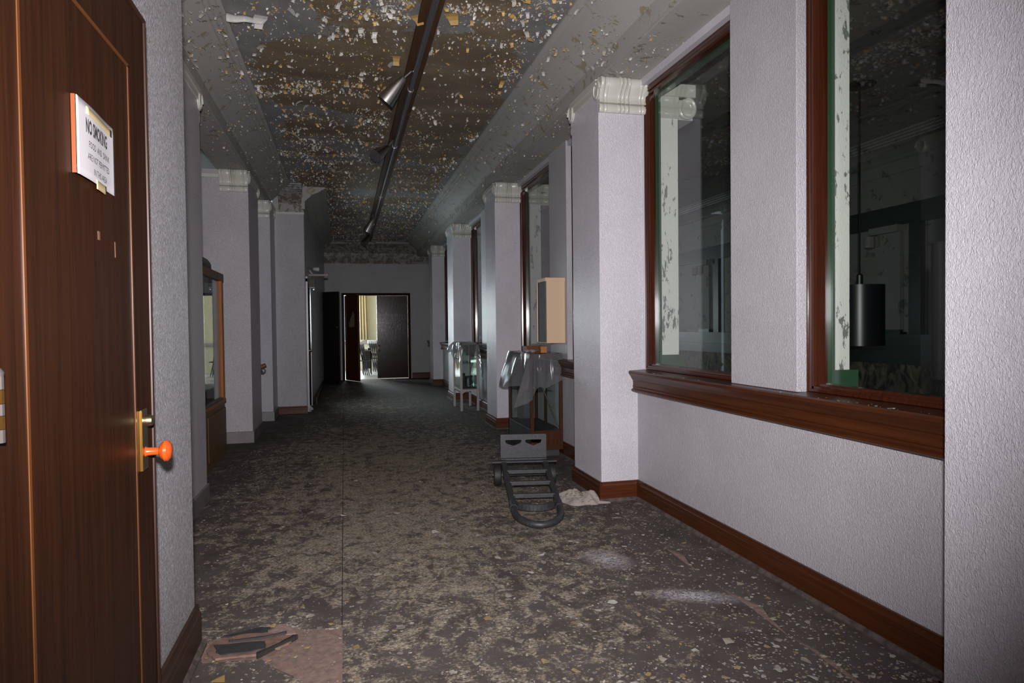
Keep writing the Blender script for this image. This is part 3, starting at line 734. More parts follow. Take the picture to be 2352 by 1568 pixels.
def pendant(x, y, zb, zt, r, lb):
    o = thing('pendant_lamp', (x, y, zt), lb, 'pendant lamp', 'black drum pendants in the dark room')
    MB().lathe([(r*.2, 0), (r, .0), (r, -(zt-zb)), (r*.96, -(zt-zb)), (r*.96, -.02)], (x, y, zt), (0, 0, 1), 40).build('shade', BLACK, o, smooth=True)
    MB().tube([(x, y, zt-.02), (x, y, 3.745)], .008, 8).build('rod', BLACK, o); MB().lathe([(.03, 0), (.03, .10), (.01, .12)], (x, y, zt), (0, 0, 1), 12).build('socket', BLACK, o)
    MB().lathe([(.14, 0), (.15, .012), (.06, .022)], (x, y, 3.735), (0, 0, 1), 24).build('canopy', BLACK, o)
pendant(5.0, 5.79, 1.168, 1.767, .225, 'black drum pendant whose rod and round canopy show through the front pane')
pendant(2.955, 2.64, 1.12, 1.78, .20, 'black drum pendant half hidden by the nearest right pier')

# ------------------------------------------------------------------ open wooden door on the left
d = thing('door_1', (-.62, 1.40, 0), 'dark varnished wooden door at left with the paper notice', 'door', kind='structure')
XD = -.60
MB().box(-.645, 1.365, .015, XD, 2.40, 2.382).build('leaf', DOORW, d, bevel=.006)
mb = MB()
for y in (1.513, 2.211): mb.box(XD-.004, y-.005, .24, XD+.0022, y+.005, 2.17)
for z in (.24, 2.17): mb.box(XD-.004, 1.508, z-.005, XD+.0022, 2.216, z+.005)
mb.build('inlay_line', INLAY, d, label='thin orange inlaid line')
mb = MB(); mb.tube([(XD-.002, 2.392, .02), (XD-.002, 2.392, 2.376)], .009, 8); mb.tube([(XD-.002, 1.366, 2.374), (XD-.002, 2.394, 2.374)], .009, 8)
mb.build('edge_bead', simple('bead_wood', (.022, .007, .003), .4), d, smooth=True)
pl = MB().box(XD, 2.247, .975, XD+.007, 2.312, 1.160).build('lock_plate', BRASSD, d, bevel=.003, label='tall brass lock plate')
MB().box(XD+.0005, 2.245, .977, XD+.0085, 2.250, 1.158).build('bright_edge', BRASS, pl)
MB().lathe([(.017, 0), (.018, .010), (.0155, .022), (.012, .024)], (XD+.006, 2.282, 1.125), (1, 0, 0), 20).build('lock_cylinder', BRASSD, pl, smooth=True)
MB().lathe([(.016, 0), (.0125, .006), (.0115, .030), (.013, .038), (.026, .046), (.0325, .055), (.0315, .064), (.022, .072), (.008, .075), (0, .0755)], (XD+.006, 2.282, 1.030), (1, 0, 0), 28).build('knob', KNOB, d, smooth=True, label='red copper knob')
hg = MB(); hm = [(.0, .008, .012), (.010, .018, .016), (.026, .062, .0155), (.064, .085, .016), (.087, .112, .0155), (.114, .135, .016)]
hb = MB().box(XD, 1.366, 1.205, XD+.003, 1.383, 1.335).build('hinge', HINGE, d)
MB().tube([(XD+.008, 1.377, 1.205), (XD+.008, 1.377, 1.228)], .010, 12).build('knuckle', HINGE, hb)
MB().tube([(XD+.008, 1.377, 1.229), (XD+.008, 1.377, 1.252)], .0098, 12).build('knuckle', BRASS, hb)
MB().tube([(XD+.008, 1.377, 1.253), (XD+.008, 1.377, 1.273)], .010, 12).build('knuckle', HINGE, hb)
MB().tube([(XD+.008, 1.377, 1.274), (XD+.008, 1.377, 1.298)], .0098, 12).build('knuckle', BRASS, hb)
MB().tube([(XD+.008, 1.377, 1.299), (XD+.008, 1.377, 1.322)], .010, 12).build('knuckle', HINGE, hb)
MB().lathe([(.010, 0), (.011, .006), (.006, .014), (0, .016)], (XD+.008, 1.377, 1.322), (0, 0, 1), 12).build('pin_cap', HINGE, hb, smooth=True)
mb = MB(); mb.box(XD, 2.06, 1.598, XD+.0006, 2.066, 1.64); mb.box(XD, 1.93, 1.63, XD+.0006, 1.945, 1.652)
mb.build('scuff', simple('scuff', (.14, .06, .03), .5), d)
# notice taped to it
sg = thing('notice', (XD+.004, 1.92, 1.85), 'white paper notice about smoking taped on the dark wooden door', 'sign')
def sgx(u): return XD+.005+.006*(1-u)**2+.003*math.sin(u*5)
Y0, Y1, ZB, ZT = 1.772, 2.068, 1.764, 1.944
MB().grid(lambda u, v: (sgx(u), Y0+(Y1-Y0)*u, ZB+(ZT-ZB)*v), 24, 10).build('sheet', PAPER, sg, smooth=True, solid=.0012)
MB().box(XD+.001, 1.768, 1.764, XD+.0095, 1.772, 1.944).build('edge_strip', simple('orange_edge', (.14, .035, .008), .35), sg)
mb = MB(); mb.grid(lambda u, v: (sgx(.2+.7*u)+.0014, Y0+(Y1-Y0)*(.2+.72*u), 1.918+.018*v-.002*u), 12, 3); mb.build('tape', TAPE, sg, smooth=True, solid=.0006)
mb = MB(); mb.grid(lambda u, v: (sgx(.42+.3*u)+.0014, Y0+(Y1-Y0)*(.42+.3*u), 1.752+.022*v), 8, 3); mb.build('tape', TAPE, sg, smooth=True, solid=.0006)
def text(body, size, xs, y0, z, par, name='lettering', bold=0.0, mat=INK, rot=(PI/2, 0, PI/2), loc=None, align='LEFT'):
    cu = bpy.data.curves.new('t', 'FONT'); cu.body = body; cu.size = size; cu.offset = bold; cu.align_x = align; cu.resolution_u = 2
    o = bpy.data.objects.new('t', cu); C.objects.link(o)
    dg = bpy.context.evaluated_depsgraph_get(); me = bpy.data.meshes.new_from_object(o.evaluated_get(dg)); C.objects.unlink(o); bpy.data.objects.remove(o)
    for v in me.vertices: v.co.x *= xs
    n = bpy.data.objects.new(name, me); C.objects.link(n); me.materials.clear(); me.materials.append(mat); n.rotation_euler = rot
    n.parent = par; n.location = Vector(loc)-wt(par); return n
def onsheet(body, size, xs, ya, z, bold=0.0):
    o = text(body, size, xs, 0, 0, sg, bold=bold, loc=(XD+.0105, ya, z))
    # lay the letters on the curved sheet
    for v in o.data.vertices:
        u = (ya+v.co.x-Y0)/(Y1-Y0); v.co.z = sgx(max(0, min(1, u)))+.0012-(XD+.0105)
onsheet('NO SMOKING', .046, .60, 1.826, 1.875, .0016)
onsheet('FOOD  AND  DRINK', .0225, .84, 1.845, 1.842)
onsheet('ARE NOT PERMITTED', .0225, .84, 1.836, 1.812)
onsheet('IN THIS AREA', .0225, .84, 1.878, 1.782)

# ------------------------------------------------------------------ glazed door in the far left wall
d = thing('door_2', (-.62, DY0, 0), 'narrow glazed door bright with daylight in the far left wall', 'door', kind='structure')
x = lwx(12.4)-.03
mb = MB(); mb.box(x-.04, DY0+.01, .02, x, DY1-.01, 1.18); mb.box(x-.04, DY0+.01, 1.98, x, DY1-.01, DH-.01); mb.box(x-.04, DY0+.01, 1.18, x, DY0+.04, 1.98); mb.box(x-.008, DY1-.06, 1.18, x, DY1-.01, 1.98)
mb.build('leaf', simple('dark_leaf', (.06, .055, .055), .35), d, bevel=.003)
bx('glass_pane', CASEG, x-.010, DY0+.04, 1.18, x-.005, DY1-.06, 1.98, d)
bx('daylight_reflector', simple('reflector_white', (.75, .78, .80), .4), x-.06, DY1-.06, 1.18, x-.0085, DY1-.02, 1.98, d)  # white strip added to catch the daylight and brighten the pane
mb = MB(); xs = lwx(12.0)
mb.box(xs-.05, DY0-.10, 0, xs+.03, DY0, DH+.06); mb.box(xs-.04, DY1, 0, xs+.035, DY1+.08, DH+.06); mb.box(xs-.05, DY0-.10, DH, xs+.03, DY1+.08, DH+.09)
mb.build('casing', simple('white_casing', (.36, .36, .37), .3), d, bevel=.004)
MB().lathe([(.012, 0), (.012, .03), (.026, .036), (.028, .055), (.014, .066), (0, .067)], (x, DY1-.06, 1.0), (1, 0, 0), 14).build('knob', BRASSD, d, smooth=True)
o = thing('door_closer', (x, 12.3, 2.2), 'dark door closer with long brown arm over the glazed door', 'door closer')
MB().box(xs+.03, 12.22, 2.10, xs+.14, 12.32, 2.25).build('body', GREYM, o, bevel=.01)
MB().bar((xs+.03, 12.3, 2.317), (-.257, 12.3, 2.322), .035, .03).build('arm', simple('brown_arm', (.12, .05, .03), .4), o)
MB().lathe([(.02, 0), (.02, .03), (.008, .04)], (xs+.12, 12.25, 2.10), (0, 0, -1), 12).build('spindle', ALU, o)
o = thing('emergency_lamp', (-.5, 12.3, 2.43), 'small white cup floodlight on an arm above the glazed door', 'lamp')
MB().lathe([(.02, 0), (.032, .03), (.038, .09), (.036, .10), (.0, .10)], (-.50, 12.3, 2.425), (1, .05, -.05), 18).build('cup', simple('white_cup', (.42, .42, .44), .4), o, smooth=True)
MB().tube([(lwx(12.3), 12.3, 2.44), (-.54, 12.3, 2.44), (-.50, 12.3, 2.425)], .014, 8).build('arm', GREYM, o, smooth=True)
MB().tube([(-.555, 12.28, 2.40), (-.545, 12.28, 2.37), (-.51, 12.28, 2.34)], .010, 8).build('cable', simple('white_cable', (.5, .5, .5), .4), o, smooth=True)
# crumpled white paper at its foot
mb = MB(); mb.grid(lambda u, v: (-.585+.045*u+.02*math.sin(v*7+u*4), 11.80+.22*u+.012*math.cos(u*15), .004+(.13-.06*u)*v*(.8+.2*math.sin(u*17))), 14, 6)
tag(mb.build('paper_scrap', PAPER, solid=.002, smooth=True), 'crumpled white paper at the corner of the broad left pier', 'paper')

# ------------------------------------------------------------------ end doors
d = thing('door_3', ((EX0+EX1)/2, 18.8, 0), 'dark glossy double doors at the end of the corridor, left leaf ajar', 'door', kind='structure')
def framep(x, sg): return [(x, 18.74), (x+sg*.02, 18.73), (x+sg*.05, 18.745), (x+sg*.065, 18.76), (x+sg*.065, 18.95), (x, 18.95)]
MB().prism(framep(EX0-.02, 1), 'z', 0, EZ+.02).build('frame', ENDDOOR, d); MB().prism(framep(EX1+.02, -1), 'z', 0, EZ+.02).build('frame', ENDDOOR, d)
MB().prism([(18.74, EZ+.02), (18.73, EZ), (18.745, EZ-.03), (18.76, EZ-.045), (18.95, EZ-.045), (18.95, EZ+.02)], 'x', EX0-.02, EX1+.02).build('frame', ENDDOOR, d)
rl = bx('leaf', ENDDOOR, .865, 18.80, .03, EX1-.05, 18.845, EZ-.05, d, bevel=.003, label='closed glossy dark leaf')
mb = MB(); mb.tube([(.915, 18.795, .90), (.915, 18.75, .89), (.915, 18.75, .80), (.915, 18.795, .78)], .012, 8); mb.build('handle', simple('red_brown_handle', (.16, .05, .03), .35, .5), rl, smooth=True)
for z in (.90, .775): MB().lathe([(.035, 0), (.03, .012), (.012, .016)], (.915, 18.80, z), (0, -1, 0), 14).build('rose', simple('handle_rose', (.16, .05, .03), .35, .5), rl)
def leaf(p, q, z0, z1, t, m, par, lb=None):
    o = MB().bar((p[0], p[1], (z0+z1)/2), (q[0], q[1], (z0+z1)/2), t, z1-z0).build('leaf', m, par, bevel=.003)
    if lb: o['label'] = lb
    return o
l2 = leaf((.045, 18.76), (.375, 18.0), .02, EZ-.05, .045, REDDOOR, d, 'left leaf ajar, red brown in the light')
# paper bag shape hung on the ajar leaf
nx, ny = -.917, -.398
def onleaf(t, z, off): return (.045+.33*t+nx*-off*-1, 18.76-.76*t+ny*off, z)
mb = MB(); mb.add([onleaf(.34, 1.42, .03), onleaf(.72, 1.42, .03), onleaf(.74, 1.74, .03), onleaf(.66, 1.83, .03), onleaf(.42, 1.60, .03), onleaf(.33, 1.52, .03)], [(0, 1, 2, 3, 4, 5)])
tag(mb.build('paper_poster', simple('pale_poster', (.34, .24, .18), .7), solid=.004), 'pale torn paper on the red brown door leaf', 'poster')
d = thing('door_4', (-.49, 17.45, 0), 'very dark open door leaf standing out from the far left wall', 'door', kind='structure')
l3 = leaf((-.49, 17.46), (-.105, 17.22), .02, 2.29, .045, BLACKDOOR, d)
MB().tube([(-.49, 17.45, 1.85), (-.49, 17.45, 1.98)], .02, 8).build('hinge', BLACKDOOR, l3)
MB().lathe([(.012, 0), (.012, .03), (.022, .04), (.01, .055)], (-.15, 17.22, 1.42), (-.3, -1, 0), 12).build('knob', BRASSD, l3, smooth=True)

# ------------------------------------------------------------------ the bright room at the end
st(bx('floor_end_room', TILE, -3.0, 18.95, -.1, 4.0, 24.0, 0), 'pale floor of the bright end room', 'floor')
mb = MB(); mb.box(.50, 23.5, 0, 4.0, 23.65, 3.2); mb.box(-3, 23.5, 0, -1.4, 23.65, 3.2); mb.box(-1.4, 23.5, 0, .50, 23.65, .92); mb.box(-1.4, 23.5, 2.62, .5, 23.65, 3.2)
st(mb.build('wall_end_room', CREAMW), 'cream rough stucco wall of the end room', 'wall')
mb = MB(); mb.box(-3.15, 18.9, 0, -3.0, 20.2, 3.2); mb.box(-3.15, 22.6, 0, -3.0, 23.7, 3.2); mb.box(-3.15, 20.2, 0, -3.0, 22.6, .9); mb.box(-3.15, 20.2, 2.6, -3.0, 22.6, 3.2)
st(mb.build('wall_end_room_left', CREAMW), 'left wall of the end room', 'wall')
o = thing('window_21', (-3.07, 21.4, .9), 'added unseen side window of the end room', 'window', kind='structure')  # opening and frame added only to let the fill light in
mb = MB(); mb.box(-3.12, 20.2, .9, -3.04, 20.26, 2.6); mb.box(-3.12, 21.37, .9, -3.04, 21.43, 2.6); mb.box(-3.12, 22.54, .9, -3.04, 22.6, 2.6); mb.box(-3.12, 20.2, 1.72, -3.04, 22.6, 1.78); mb.build('frame', WHITEF, o)
st(bx('wall_end_room_right', CREAMW, 4.0, 18.9, 0, 4.15, 23.7, 3.2), 'right wall of the end room', 'wall')
st(bx('ceiling_end_room', CREAMW, -3.1, 18.9, 3.2, 4.1, 23.7, 3.3), 'ceiling of the end room', 'ceiling')
o = thing('window_20', (-.45, 23.55, .92), 'bright window of the end room beside the cream curtain', 'window', kind='structure')
mb = MB()
for x_ in (-1.4, -.47, .45): mb.box(x_, 23.53, .92, x_+.05, 23.6, 2.62)
for z in (.92, 1.75, 2.57): mb.box(-1.4, 23.53, z, .5, 23.6, z+.05)
mb.build('frame', WHITEF, o); bx('glass_pane', GLASS, -1.38, 23.56, .95, .48, 23.566, 2.6, o)
mb = MB(); mb.grid(lambda u, v: (.46+.30*u*(1+.12*(1-v)), 23.36+.05*math.sin(u*PI*7), 1.0+1.56*v), 60, 4)
tag(mb.build('curtain', CURT, smooth=True, solid=.004), 'cream pleated curtain in the bright end room', 'curtain')
st(bx('trim_50', WHITEF, -1.4, 23.40, .88, 4.0, 23.5, .96), 'pale ledge under the cream wall of the end room', 'ledge')
o = thing('desk', (.66, 21, 0), 'dark small desk with bright clutter seen through the end doors', 'desk')
bx('top', simple('desk_top', (.04, .03, .022), .3), .50, 20.8, .70, .82, 21.5, .73, o); bx('front_panel', simple('desk_front', (.018, .014, .011), .5), .53, 20.84, .18, .79, 20.87, .70, o)
for x_, y_ in ((.53, 20.84), (.76, 20.84), (.53, 21.43), (.76, 21.43)): bx('leg', simple('desk_leg', (.02, .016, .013), .5), x_, y_, 0, x_+.03, y_+.03, .70, o)
tag(bx('paper_tray', PAPER, .55, 20.9, .73, .66, 21.2, .775), 'white paper tray on the dark desk', 'tray'); tag(bx('yellow_pad', simple('yellow', (.6, .55, .05), .6), .56, 20.84, .731, .62, 20.90, .745), 'yellow pad at the front of the dark desk', 'pad')
tag(bx('black_box', RUBBER, .69, 20.95, .731, .77, 21.2, .79), 'small black box on the dark desk', 'box')
CHW = simple('chair_white', (.75, .75, .75), .4); CHD = simple('chair_frame', (.05, .05, .052), .4, .5)
def folding(x, y, lean, lb, grp):
    o = thing('folding_chair', (x, y, 0), lb, 'chair', grp)
    def P(a, z): return (x+a, y, z)
    dx = -lean
    for s in (-.0, .34):
        MB().tube([(x+lean, y+s, .02), (x, y+s, .95)], .014, 6).build('leg', CHD, o); MB().tube([(x-.06+lean, y+s, .02), (x+.10, y+s, .60)], .012, 6).build('leg', CHD, o)
    mb = MB()
    mb.bar((x-.01, y-.02, .96), (x-.01, y+.36, .96), .03, .10); mb.build('top_rail', CHW, o)
    for k in range(4): MB().bar((x+lean*.1*k-.005, y+.06+.07*k, .93), (x+lean*.55, y+.06+.07*k, .45), .03, .012).build('slat', CHD, o)
    bx('seat', CHD, x-.02, y, .43, x+.22*(1 if lean > 0 else -1)+.02 if lean > 0 else x+.02, y+.34, .455, o)
for k, w_ in enumerate(('nearest the desk', 'second from the desk', 'third from the desk', 'fourth from the desk', 'farthest from the desk')): folding(.74+.055*k, 21.6-.05*k, .20, 'folding chair in the leaning row right of the desk, '+w_, 'folding chairs leaning right of the desk')
for k, w_ in enumerate(('farthest from the desk', 'in the middle', 'nearest the desk')): folding(.40+.05*k, 20.3-.05*k, .20, 'folding chair in the leaning row left of the desk, '+w_, 'folding chairs leaning left of the desk')

# ------------------------------------------------------------------ track with spotlights on the ceiling
t = thing('ceiling_track', (.645, 9, CZ), 'brown ceiling batten carrying a grey conduit and four spotlights', 'light track')
MB().box(.570, -2.5, CZ-.035, .722, 18.4, CZ).build('batten', RAILW, t, bevel=.004)
MB().tube([(.652, y, CZ-.045) for y in (-2.5, 6, 12, 18.3)], .026, 10).build('conduit', STEEL, t, smooth=True)
for y in (6.57, 8.66, 12.0, 15.2): MB().lathe([(.030, 0), (.032, .012), (.030, .024)], (.652, y-.012, CZ-.045), (0, 1, 0), 12).build('coupling', ALU, t, smooth=True)
def spot(apex, mouth, r, ln, lb):
    a = Vector(apex); dr = (Vector(mouth)-a).normalized()
    o = thing('spotlight', apex, lb, 'spotlight', 'spotlights on the ceiling track')
    pr = [(.018, 0), (.028, .015), (r*.55, ln*.30), (r*.82, ln*.62), (r, ln), (r*.97, ln), (r*.80, ln*.63), (r*.5, ln*.32), (.02, ln*.25)]
    MB().lathe(pr[:6], a, dr, 36).build('shade', ALU, o, smooth=True)
    MB().lathe([(r*.96, ln-.003), (r*.80, ln*.62), (r*.5, ln*.30), (.02, ln*.2)], a, dr, 30).build('reflector', ALUD, o, smooth=True)
    MB().lathe([(.02, 0), (.045, .04), (.05, .07), (.03, .10), (0, .105)], a+dr*ln*.35, dr, 16).build('bulb', simple('bulb_glass', (.35, .36, .38), .12), o, smooth=True)
    MB().tube([a+dr*.01, Vector((.60, a.y, CZ-.05)), Vector((.63, a.y, CZ-.02))], .010, 8).build('bracket', ALU, o, smooth=True)
spot((.556, 6.13, 3.61), (.40, 6.20, 3.425), .078, .27, 'nearest bullet shaped aluminium spotlight, largest on the ceiling track')
spot((.560, 8.42, 3.59), (.40, 8.30, 3.44), .080, .26, 'second bullet spotlight on the track with its dark mouth showing')
spot((.612, 14.0, 3.59), (.50, 14.04, 3.38), .085, .30, 'third bullet spotlight on the track, far down the corridor')
spot((.635, 16.6, 3.60), (.51, 16.55, 3.43), .085, .28, 'last bullet spotlight at the far end of the track')

# ------------------------------------------------------------------ glass cabinet in the left recess
o = thing('glass_cabinet', (-1.48, 7.1, 0), 'tall oak framed glass cabinet standing in the left recess', 'cabinet')
XC = -1.30; YA, YB = 6.1, 8.13
MB().box(-1.68, YA, .0, XC, YB, .60).build('base', OAKD, o, bevel=.004)
for y0_, y1_ in ((6.12, 7.08), (7.10, 8.11)): MB().box(XC, y0_, .10, XC+.012, y1_, .54).build('panel', OAKD, o, bevel=.003)
MB().box(-1.69, YA-.01, 1.93, XC+.01, YB+.01, 2.01).build('top', OAKD, o, bevel=.004)
MB().box(-1.69, YA-.01, .60, XC+.012, YB+.01, .635).build('ledge', OAK, o, bevel=.003)
for (x_, y_) in ((XC-.035, YB-.10), (-1.68, YB-.04), (XC-.035, YA), (-1.68, YA)): MB().box(x_, y_, .635, x_+.04, y_+(.10 if y_ == YB-.10 else .04), 1.93).build('post', OAK, o, bevel=.004)
MB().box(-1.69, YA, .635, -1.675, YB, 1.93).build('back', simple('case_back', (.10, .10, .105), .3), o)
for y0_, y1_, dx in ((YA+.04, 7.15, .0), (7.05, YB-.10, -.014)):
    bx('glass_door', CASEG, XC-.012+dx, y0_, .64, XC-.007+dx, y1_, 1.93, o)
MB().box(XC-.03, 7.03, .64, XC-.004, 7.05, 1.93).build('door_edge', STEEL, o)
MB().box(XC-.03, YA, .635, XC, YB-.10, .655).build('runner', STEEL, o)
bx('shelf', CASEG, -1.67, YA+.04, 1.26, XC-.04, YB-.1, 1.268, o)
mb = MB()
def pil(u, v):
    a = v*2*PI; rx = .16*(1-.3*abs(2*u-1)**3); z = .075*(.45+.55*(1-u)**.8)
    return (-1.46+rx*math.cos(a), 6.5+1.25*u, 2.026+z+z*.95*math.sin(a)+.006*math.sin(u*11))
mb.grid(pil, 18, 16)
tag(mb.build('bundled_cloth', CLOTH, smooth=True), 'grey rolled cloth lying on top of the glass cabinet', 'cloth')
# handrail on the narrow pier
o = thing('handrail', (-1.16, 10.7, .85), 'short wooden handrail end on a round bracket at the left stair', 'handrail')
MB().lathe([(.030, 0), (.033, .01), (.033, .45), (.028, .47), (0, .472)], (-1.125, 10.58, .868), (-.85, .12, -.36), 18).build('rail', simple('rail_wood', (.16, .06, .03), .35), o, smooth=True)
MB().lathe([(.05, 0), (.05, .012), (.035, .02)], (-1.205, 10.9, .76), (0, -1, 0), 18).build('rosette', simple('bracket_metal', (.10, .085, .08), .4, .5), o, smooth=True)
MB().tube([(-1.205, 10.89, .76), (-1.205, 10.80, .76), (-1.20, 10.70, .79), (-1.19, 10.61, .82)], .012, 8).build('bracket', simple('bracket_iron', (.10, .085, .08), .4, .5), o, smooth=True)

# ------------------------------------------------------------------ display case under plastic, right
o = thing('display_case', (2.09, 7.4, 0), 'brown wooden glass display case under a clear plastic sheet', 'display case')
CX0, CX1, CY0, CY1, CZT = 1.905, 2.262, 6.95, 7.95, 1.10
MB().box(CX0+.04, CY0+.05, 0, CX1-.03, CY1-.05, .075).build('plinth', CASED, o)
MB().box(CX0, CY0, .075, CX1, CY0+.02, .285).build('front_panel', CASEW, o, bevel=.003)
MB().box(CX0, CY0+.02, .075, CX0+.02, CY1, .30).build('side_panel', CASED, o, bevel=.003)
MB().box(CX1-.02, CY0+.02, .075, CX1, CY1, .285).build('side_panel', CASEW, o); MB().box(CX0, CY1-.02, .075, CX1, CY1, .285).build('back_panel', CASEW, o)
MB().box(CX0+.02, CY0+.02, .27, CX1-.02, CY1-.02, .285).build('deck', CASED, o)
for (x_, y_) in ((CX0, CY0), (CX1-.036, CY0), (CX0, CY1-.036), (CX1-.036, CY1-.036)): MB().box(x_, y_, .285, x_+.036, y_+.036, 1.06).build('post', CASEW, o, bevel=.003)
mb = MB(); mb.box(CX0, CY0, 1.055, CX1, CY0+.04, CZT-.004); mb.box(CX0, CY1-.04, 1.055, CX1, CY1, CZT-.004); mb.box(CX0, CY0, 1.055, CX0+.036, CY1, CZT-.004); mb.box(CX1-.036, CY0, 1.055, CX1, CY1, CZT-.004)
mb.build('top_frame', CASEW, o, bevel=.002)
bx('glass_pane', CASEG, CX0+.036, CY0+.012, .285, CX1-.036, CY0+.018, 1.055, o); bx('glass_pane', CASEG, CX0+.012, CY0+.036, .30, CX0+.018, CY1-.036, 1.055, o)
bx('glass_pane', CASEG, CX0+.03, CY0+.03, 1.085, CX1-.03, CY1-.03, 1.092, o)
MB().bar((2.055, 7.10, .80), (2.235, 7.02, .29), .012, .012).build('brace', CASED, o)
MB().box(CX1-.06, 7.4, .285, CX1-.04, 7.46, 1.05).build('inner_post', CASEW, o); bx('shelf', CASEG, CX0+.04, 7.2, .68, CX1-.04, CY1-.05, .686, o)
# plastic sheet
keys = [ # top x,y ; bottom x,y,z
 (2.25, 7.30, 2.285, 7.25, .86), (2.262, 6.96, 2.30, 7.0, .84), (2.258, 6.945, 2.275, 6.925, .835), (2.20, 6.943, 2.20, 6.92, .79), (2.13, 6.942, 2.13, 6.91, .765), (2.075, 6.942, 2.085, 6.90, .745),
 (2.03, 6.94, 2.045, 6.88, .735), (2.00, 6.94, 2.00, 6.93, .75), (1.965, 6.94, 1.95, 6.88, .73), (1.945, 6.94, 1.905, 6.84, .66), (1.935, 6.94, 1.875, 6.76, .635), (1.925, 6.94, 1.80, 6.72, .60), (1.92, 6.94, 1.665, 6.72, .565),
 (1.915, 6.945, 1.72, 6.82, .62), (1.91, 6.95, 1.84, 6.93, .70), (1.903, 6.96, 1.885, 6.96, .745), (1.901, 7.05, 1.875, 7.05, .74), (1.90, 7.15, 1.885, 7.18, .73), (1.90, 7.3, 1.865, 7.28, .735), (1.90, 7.42, 1.80, 7.42, .72),
 (1.90, 7.55, 1.76, 7.62, .70), (1.90, 7.68, 1.755, 7.80, .71), (1.90, 7.82, 1.80, 7.93, .75), (1.91, 7.95, 1.86, 8.03, .80), (2.05, 7.957, 2.05, 8.01, .80), (2.24, 7.957, 2.25, 7.99, .8)]
def spl(u):
    t = u*(len(keys)-1); i = min(len(keys)-2, int(t)); f = t-i
    g = f*f*(3-2*f); a, b_ = keys[i], keys[i+1]
    return [a[k]+(b_[k]-a[k])*g for k in range(5)]
def skirt(u, v):
    k = spl(u); tx, ty, bx2, by, bz = k
    r = v**.8; x_ = tx+(bx2-tx)*r; y_ = ty+(by-ty)*r; z = CZT+.004+(bz-CZT)*v
    out = .010*math.sin(v*PI)*(1+math.sin(u*61))
    return (x_-(out if tx < 1.91 else 0), y_-(out if ty < 6.95 else 0), z+.002*math.sin(u*90)*(1-v))
cv = thing('plastic_sheet', (2.09, 7.4, 1.10), 'clear grey plastic sheet draped over the wooden display case', 'plastic sheet')
MB().grid(skirt, 150, 12).build('hanging_skirt', FILM, cv, smooth=True)
MB().grid(lambda u, v: (1.90+.36*u, 6.943+1.013*v, CZT+.004+.003*math.sin(u*9+v*7)), 14, 20).build('top_sheet', FILMD, cv, smooth=True)
# tray and card on top
o = thing('wooden_tray', (2.0, 7.2, 1.11), 'open orange brown wooden tray on top of the plastic covered case', 'tray')
TW = wood('tray_wood', (.10, .035, .015), (.17, .065, .025), .5, 'x', 6)
for q in ((1.915, 7.30, 2.12, 7.315), (1.915, 7.12, 1.93, 7.315), (2.105, 7.12, 2.12, 7.315)): MB().box(q[0], q[1], 1.108, q[2], q[3], 1.18).build('side', TW, o, bevel=.002)
MB().box(1.915, 7.12, 1.106, 2.12, 7.315, 1.114).build('bottom', TW, o)
tag(MB().box(2.055, 7.06, 1.107, 2.125, 7.115, 1.178).build('orange_block', CARD, bevel=.004), 'orange block standing at the end of the tray', 'block')
mb = MB(); mb.grid(lambda u, v: (1.90+.12*u, 7.08+.1*v+.02*u, 1.110+.022*abs(math.sin(u*6+v*4))+.012*math.sin(v*9)), 12, 10)
tag(mb.build('crumpled_paper', simple('grey_paper', (.25, .25, .28), .5), solid=.001), 'crumpled grey paper in front of the wooden tray', 'paper')
tag(MB().grid(lambda u, v: (1.85+.11*u, 7.5+.12*v, 1.110+.006*u), 4, 4).build('flat_paper', simple('dark_paper', (.12, .11, .10), .6), solid=.001), 'flat dark paper at the back corner of the plastic covered case', 'paper')

# ------------------------------------------------------------------ cream wall box on the second mullion
o = thing('wall_box', (2.17, 6.95, 1.2), 'cream enamel wall box with grey front on the mullion above the display case', 'cabinet')
MB().box(2.076, 6.90, 1.215, 2.28, 7.20, 1.90).build('body', CREAM, o, bevel=.003)
MB().box(2.062, 6.895, 1.868, 2.282, 7.21, 1.906).build('lid', CREAM, o, bevel=.002)
dr = MB().box(2.062, 6.915, 1.225, 2.076, 7.185, 1.866).build('door', GREYM, o, bevel=.002, label='grey front panel')
MB().box(2.056, 7.185, 1.222, 2.076, 7.20, 1.866).build('edge', CREAM, o)
for i, ch in enumerate('HOSE'):
    q = text(ch, .085, 1.0, 0, 0, dr, loc=(2.0612, 7.06, 1.735-i*.055), rot=(PI/2, 0, -PI/2), align='CENTER'); q.scale = (1, .62, 1)
    q.name = 'letter'

# ------------------------------------------------------------------ white framed glass stand
o = thing('glass_stand', (2.0, 11.5, 0), 'white framed glass stand on four legs with plastic over its top', 'display stand')
QX0, QX1, QY0, QY1 = 1.853, 2.165, 11.13, 11.90; q = .036
for x_, y_ in ((QX0, QY0), (QX1-q, QY0), (QX0, QY1-q), (QX1-q, QY1-q)):
    MB().box(x_, y_, 0, x_+q, y_+q, 1.10).build('leg', WHITEF, o, bevel=.003)
def apron(ax, a, b, c):
    pr = [(a, .36), (b, .36), (b, .285), (b-.05, .325), (a+.05, .325), (a, .285)]
    return MB().prism(pr, ax, c, c+.018).build('apron', WHITEF, o)
apron('y', QX0+q, QX1-q, QY0+.01); apron('y', QX0+q, QX1-q, QY1-.028); apron('x', QY0+q, QY1-q, QX0+.008); apron('x', QY0+q, QY1-q, QX1-.026)
MB().box(QX0+.01, QY0+.02, .36, QX1-.01, QY1-.02, .375).build('bottom', GREYM, o)
for z in (.40, .80): bx('shelf', CASEG, QX0+.02, QY0+.03, z, QX1-.02, QY1-.03, z+.008, o)
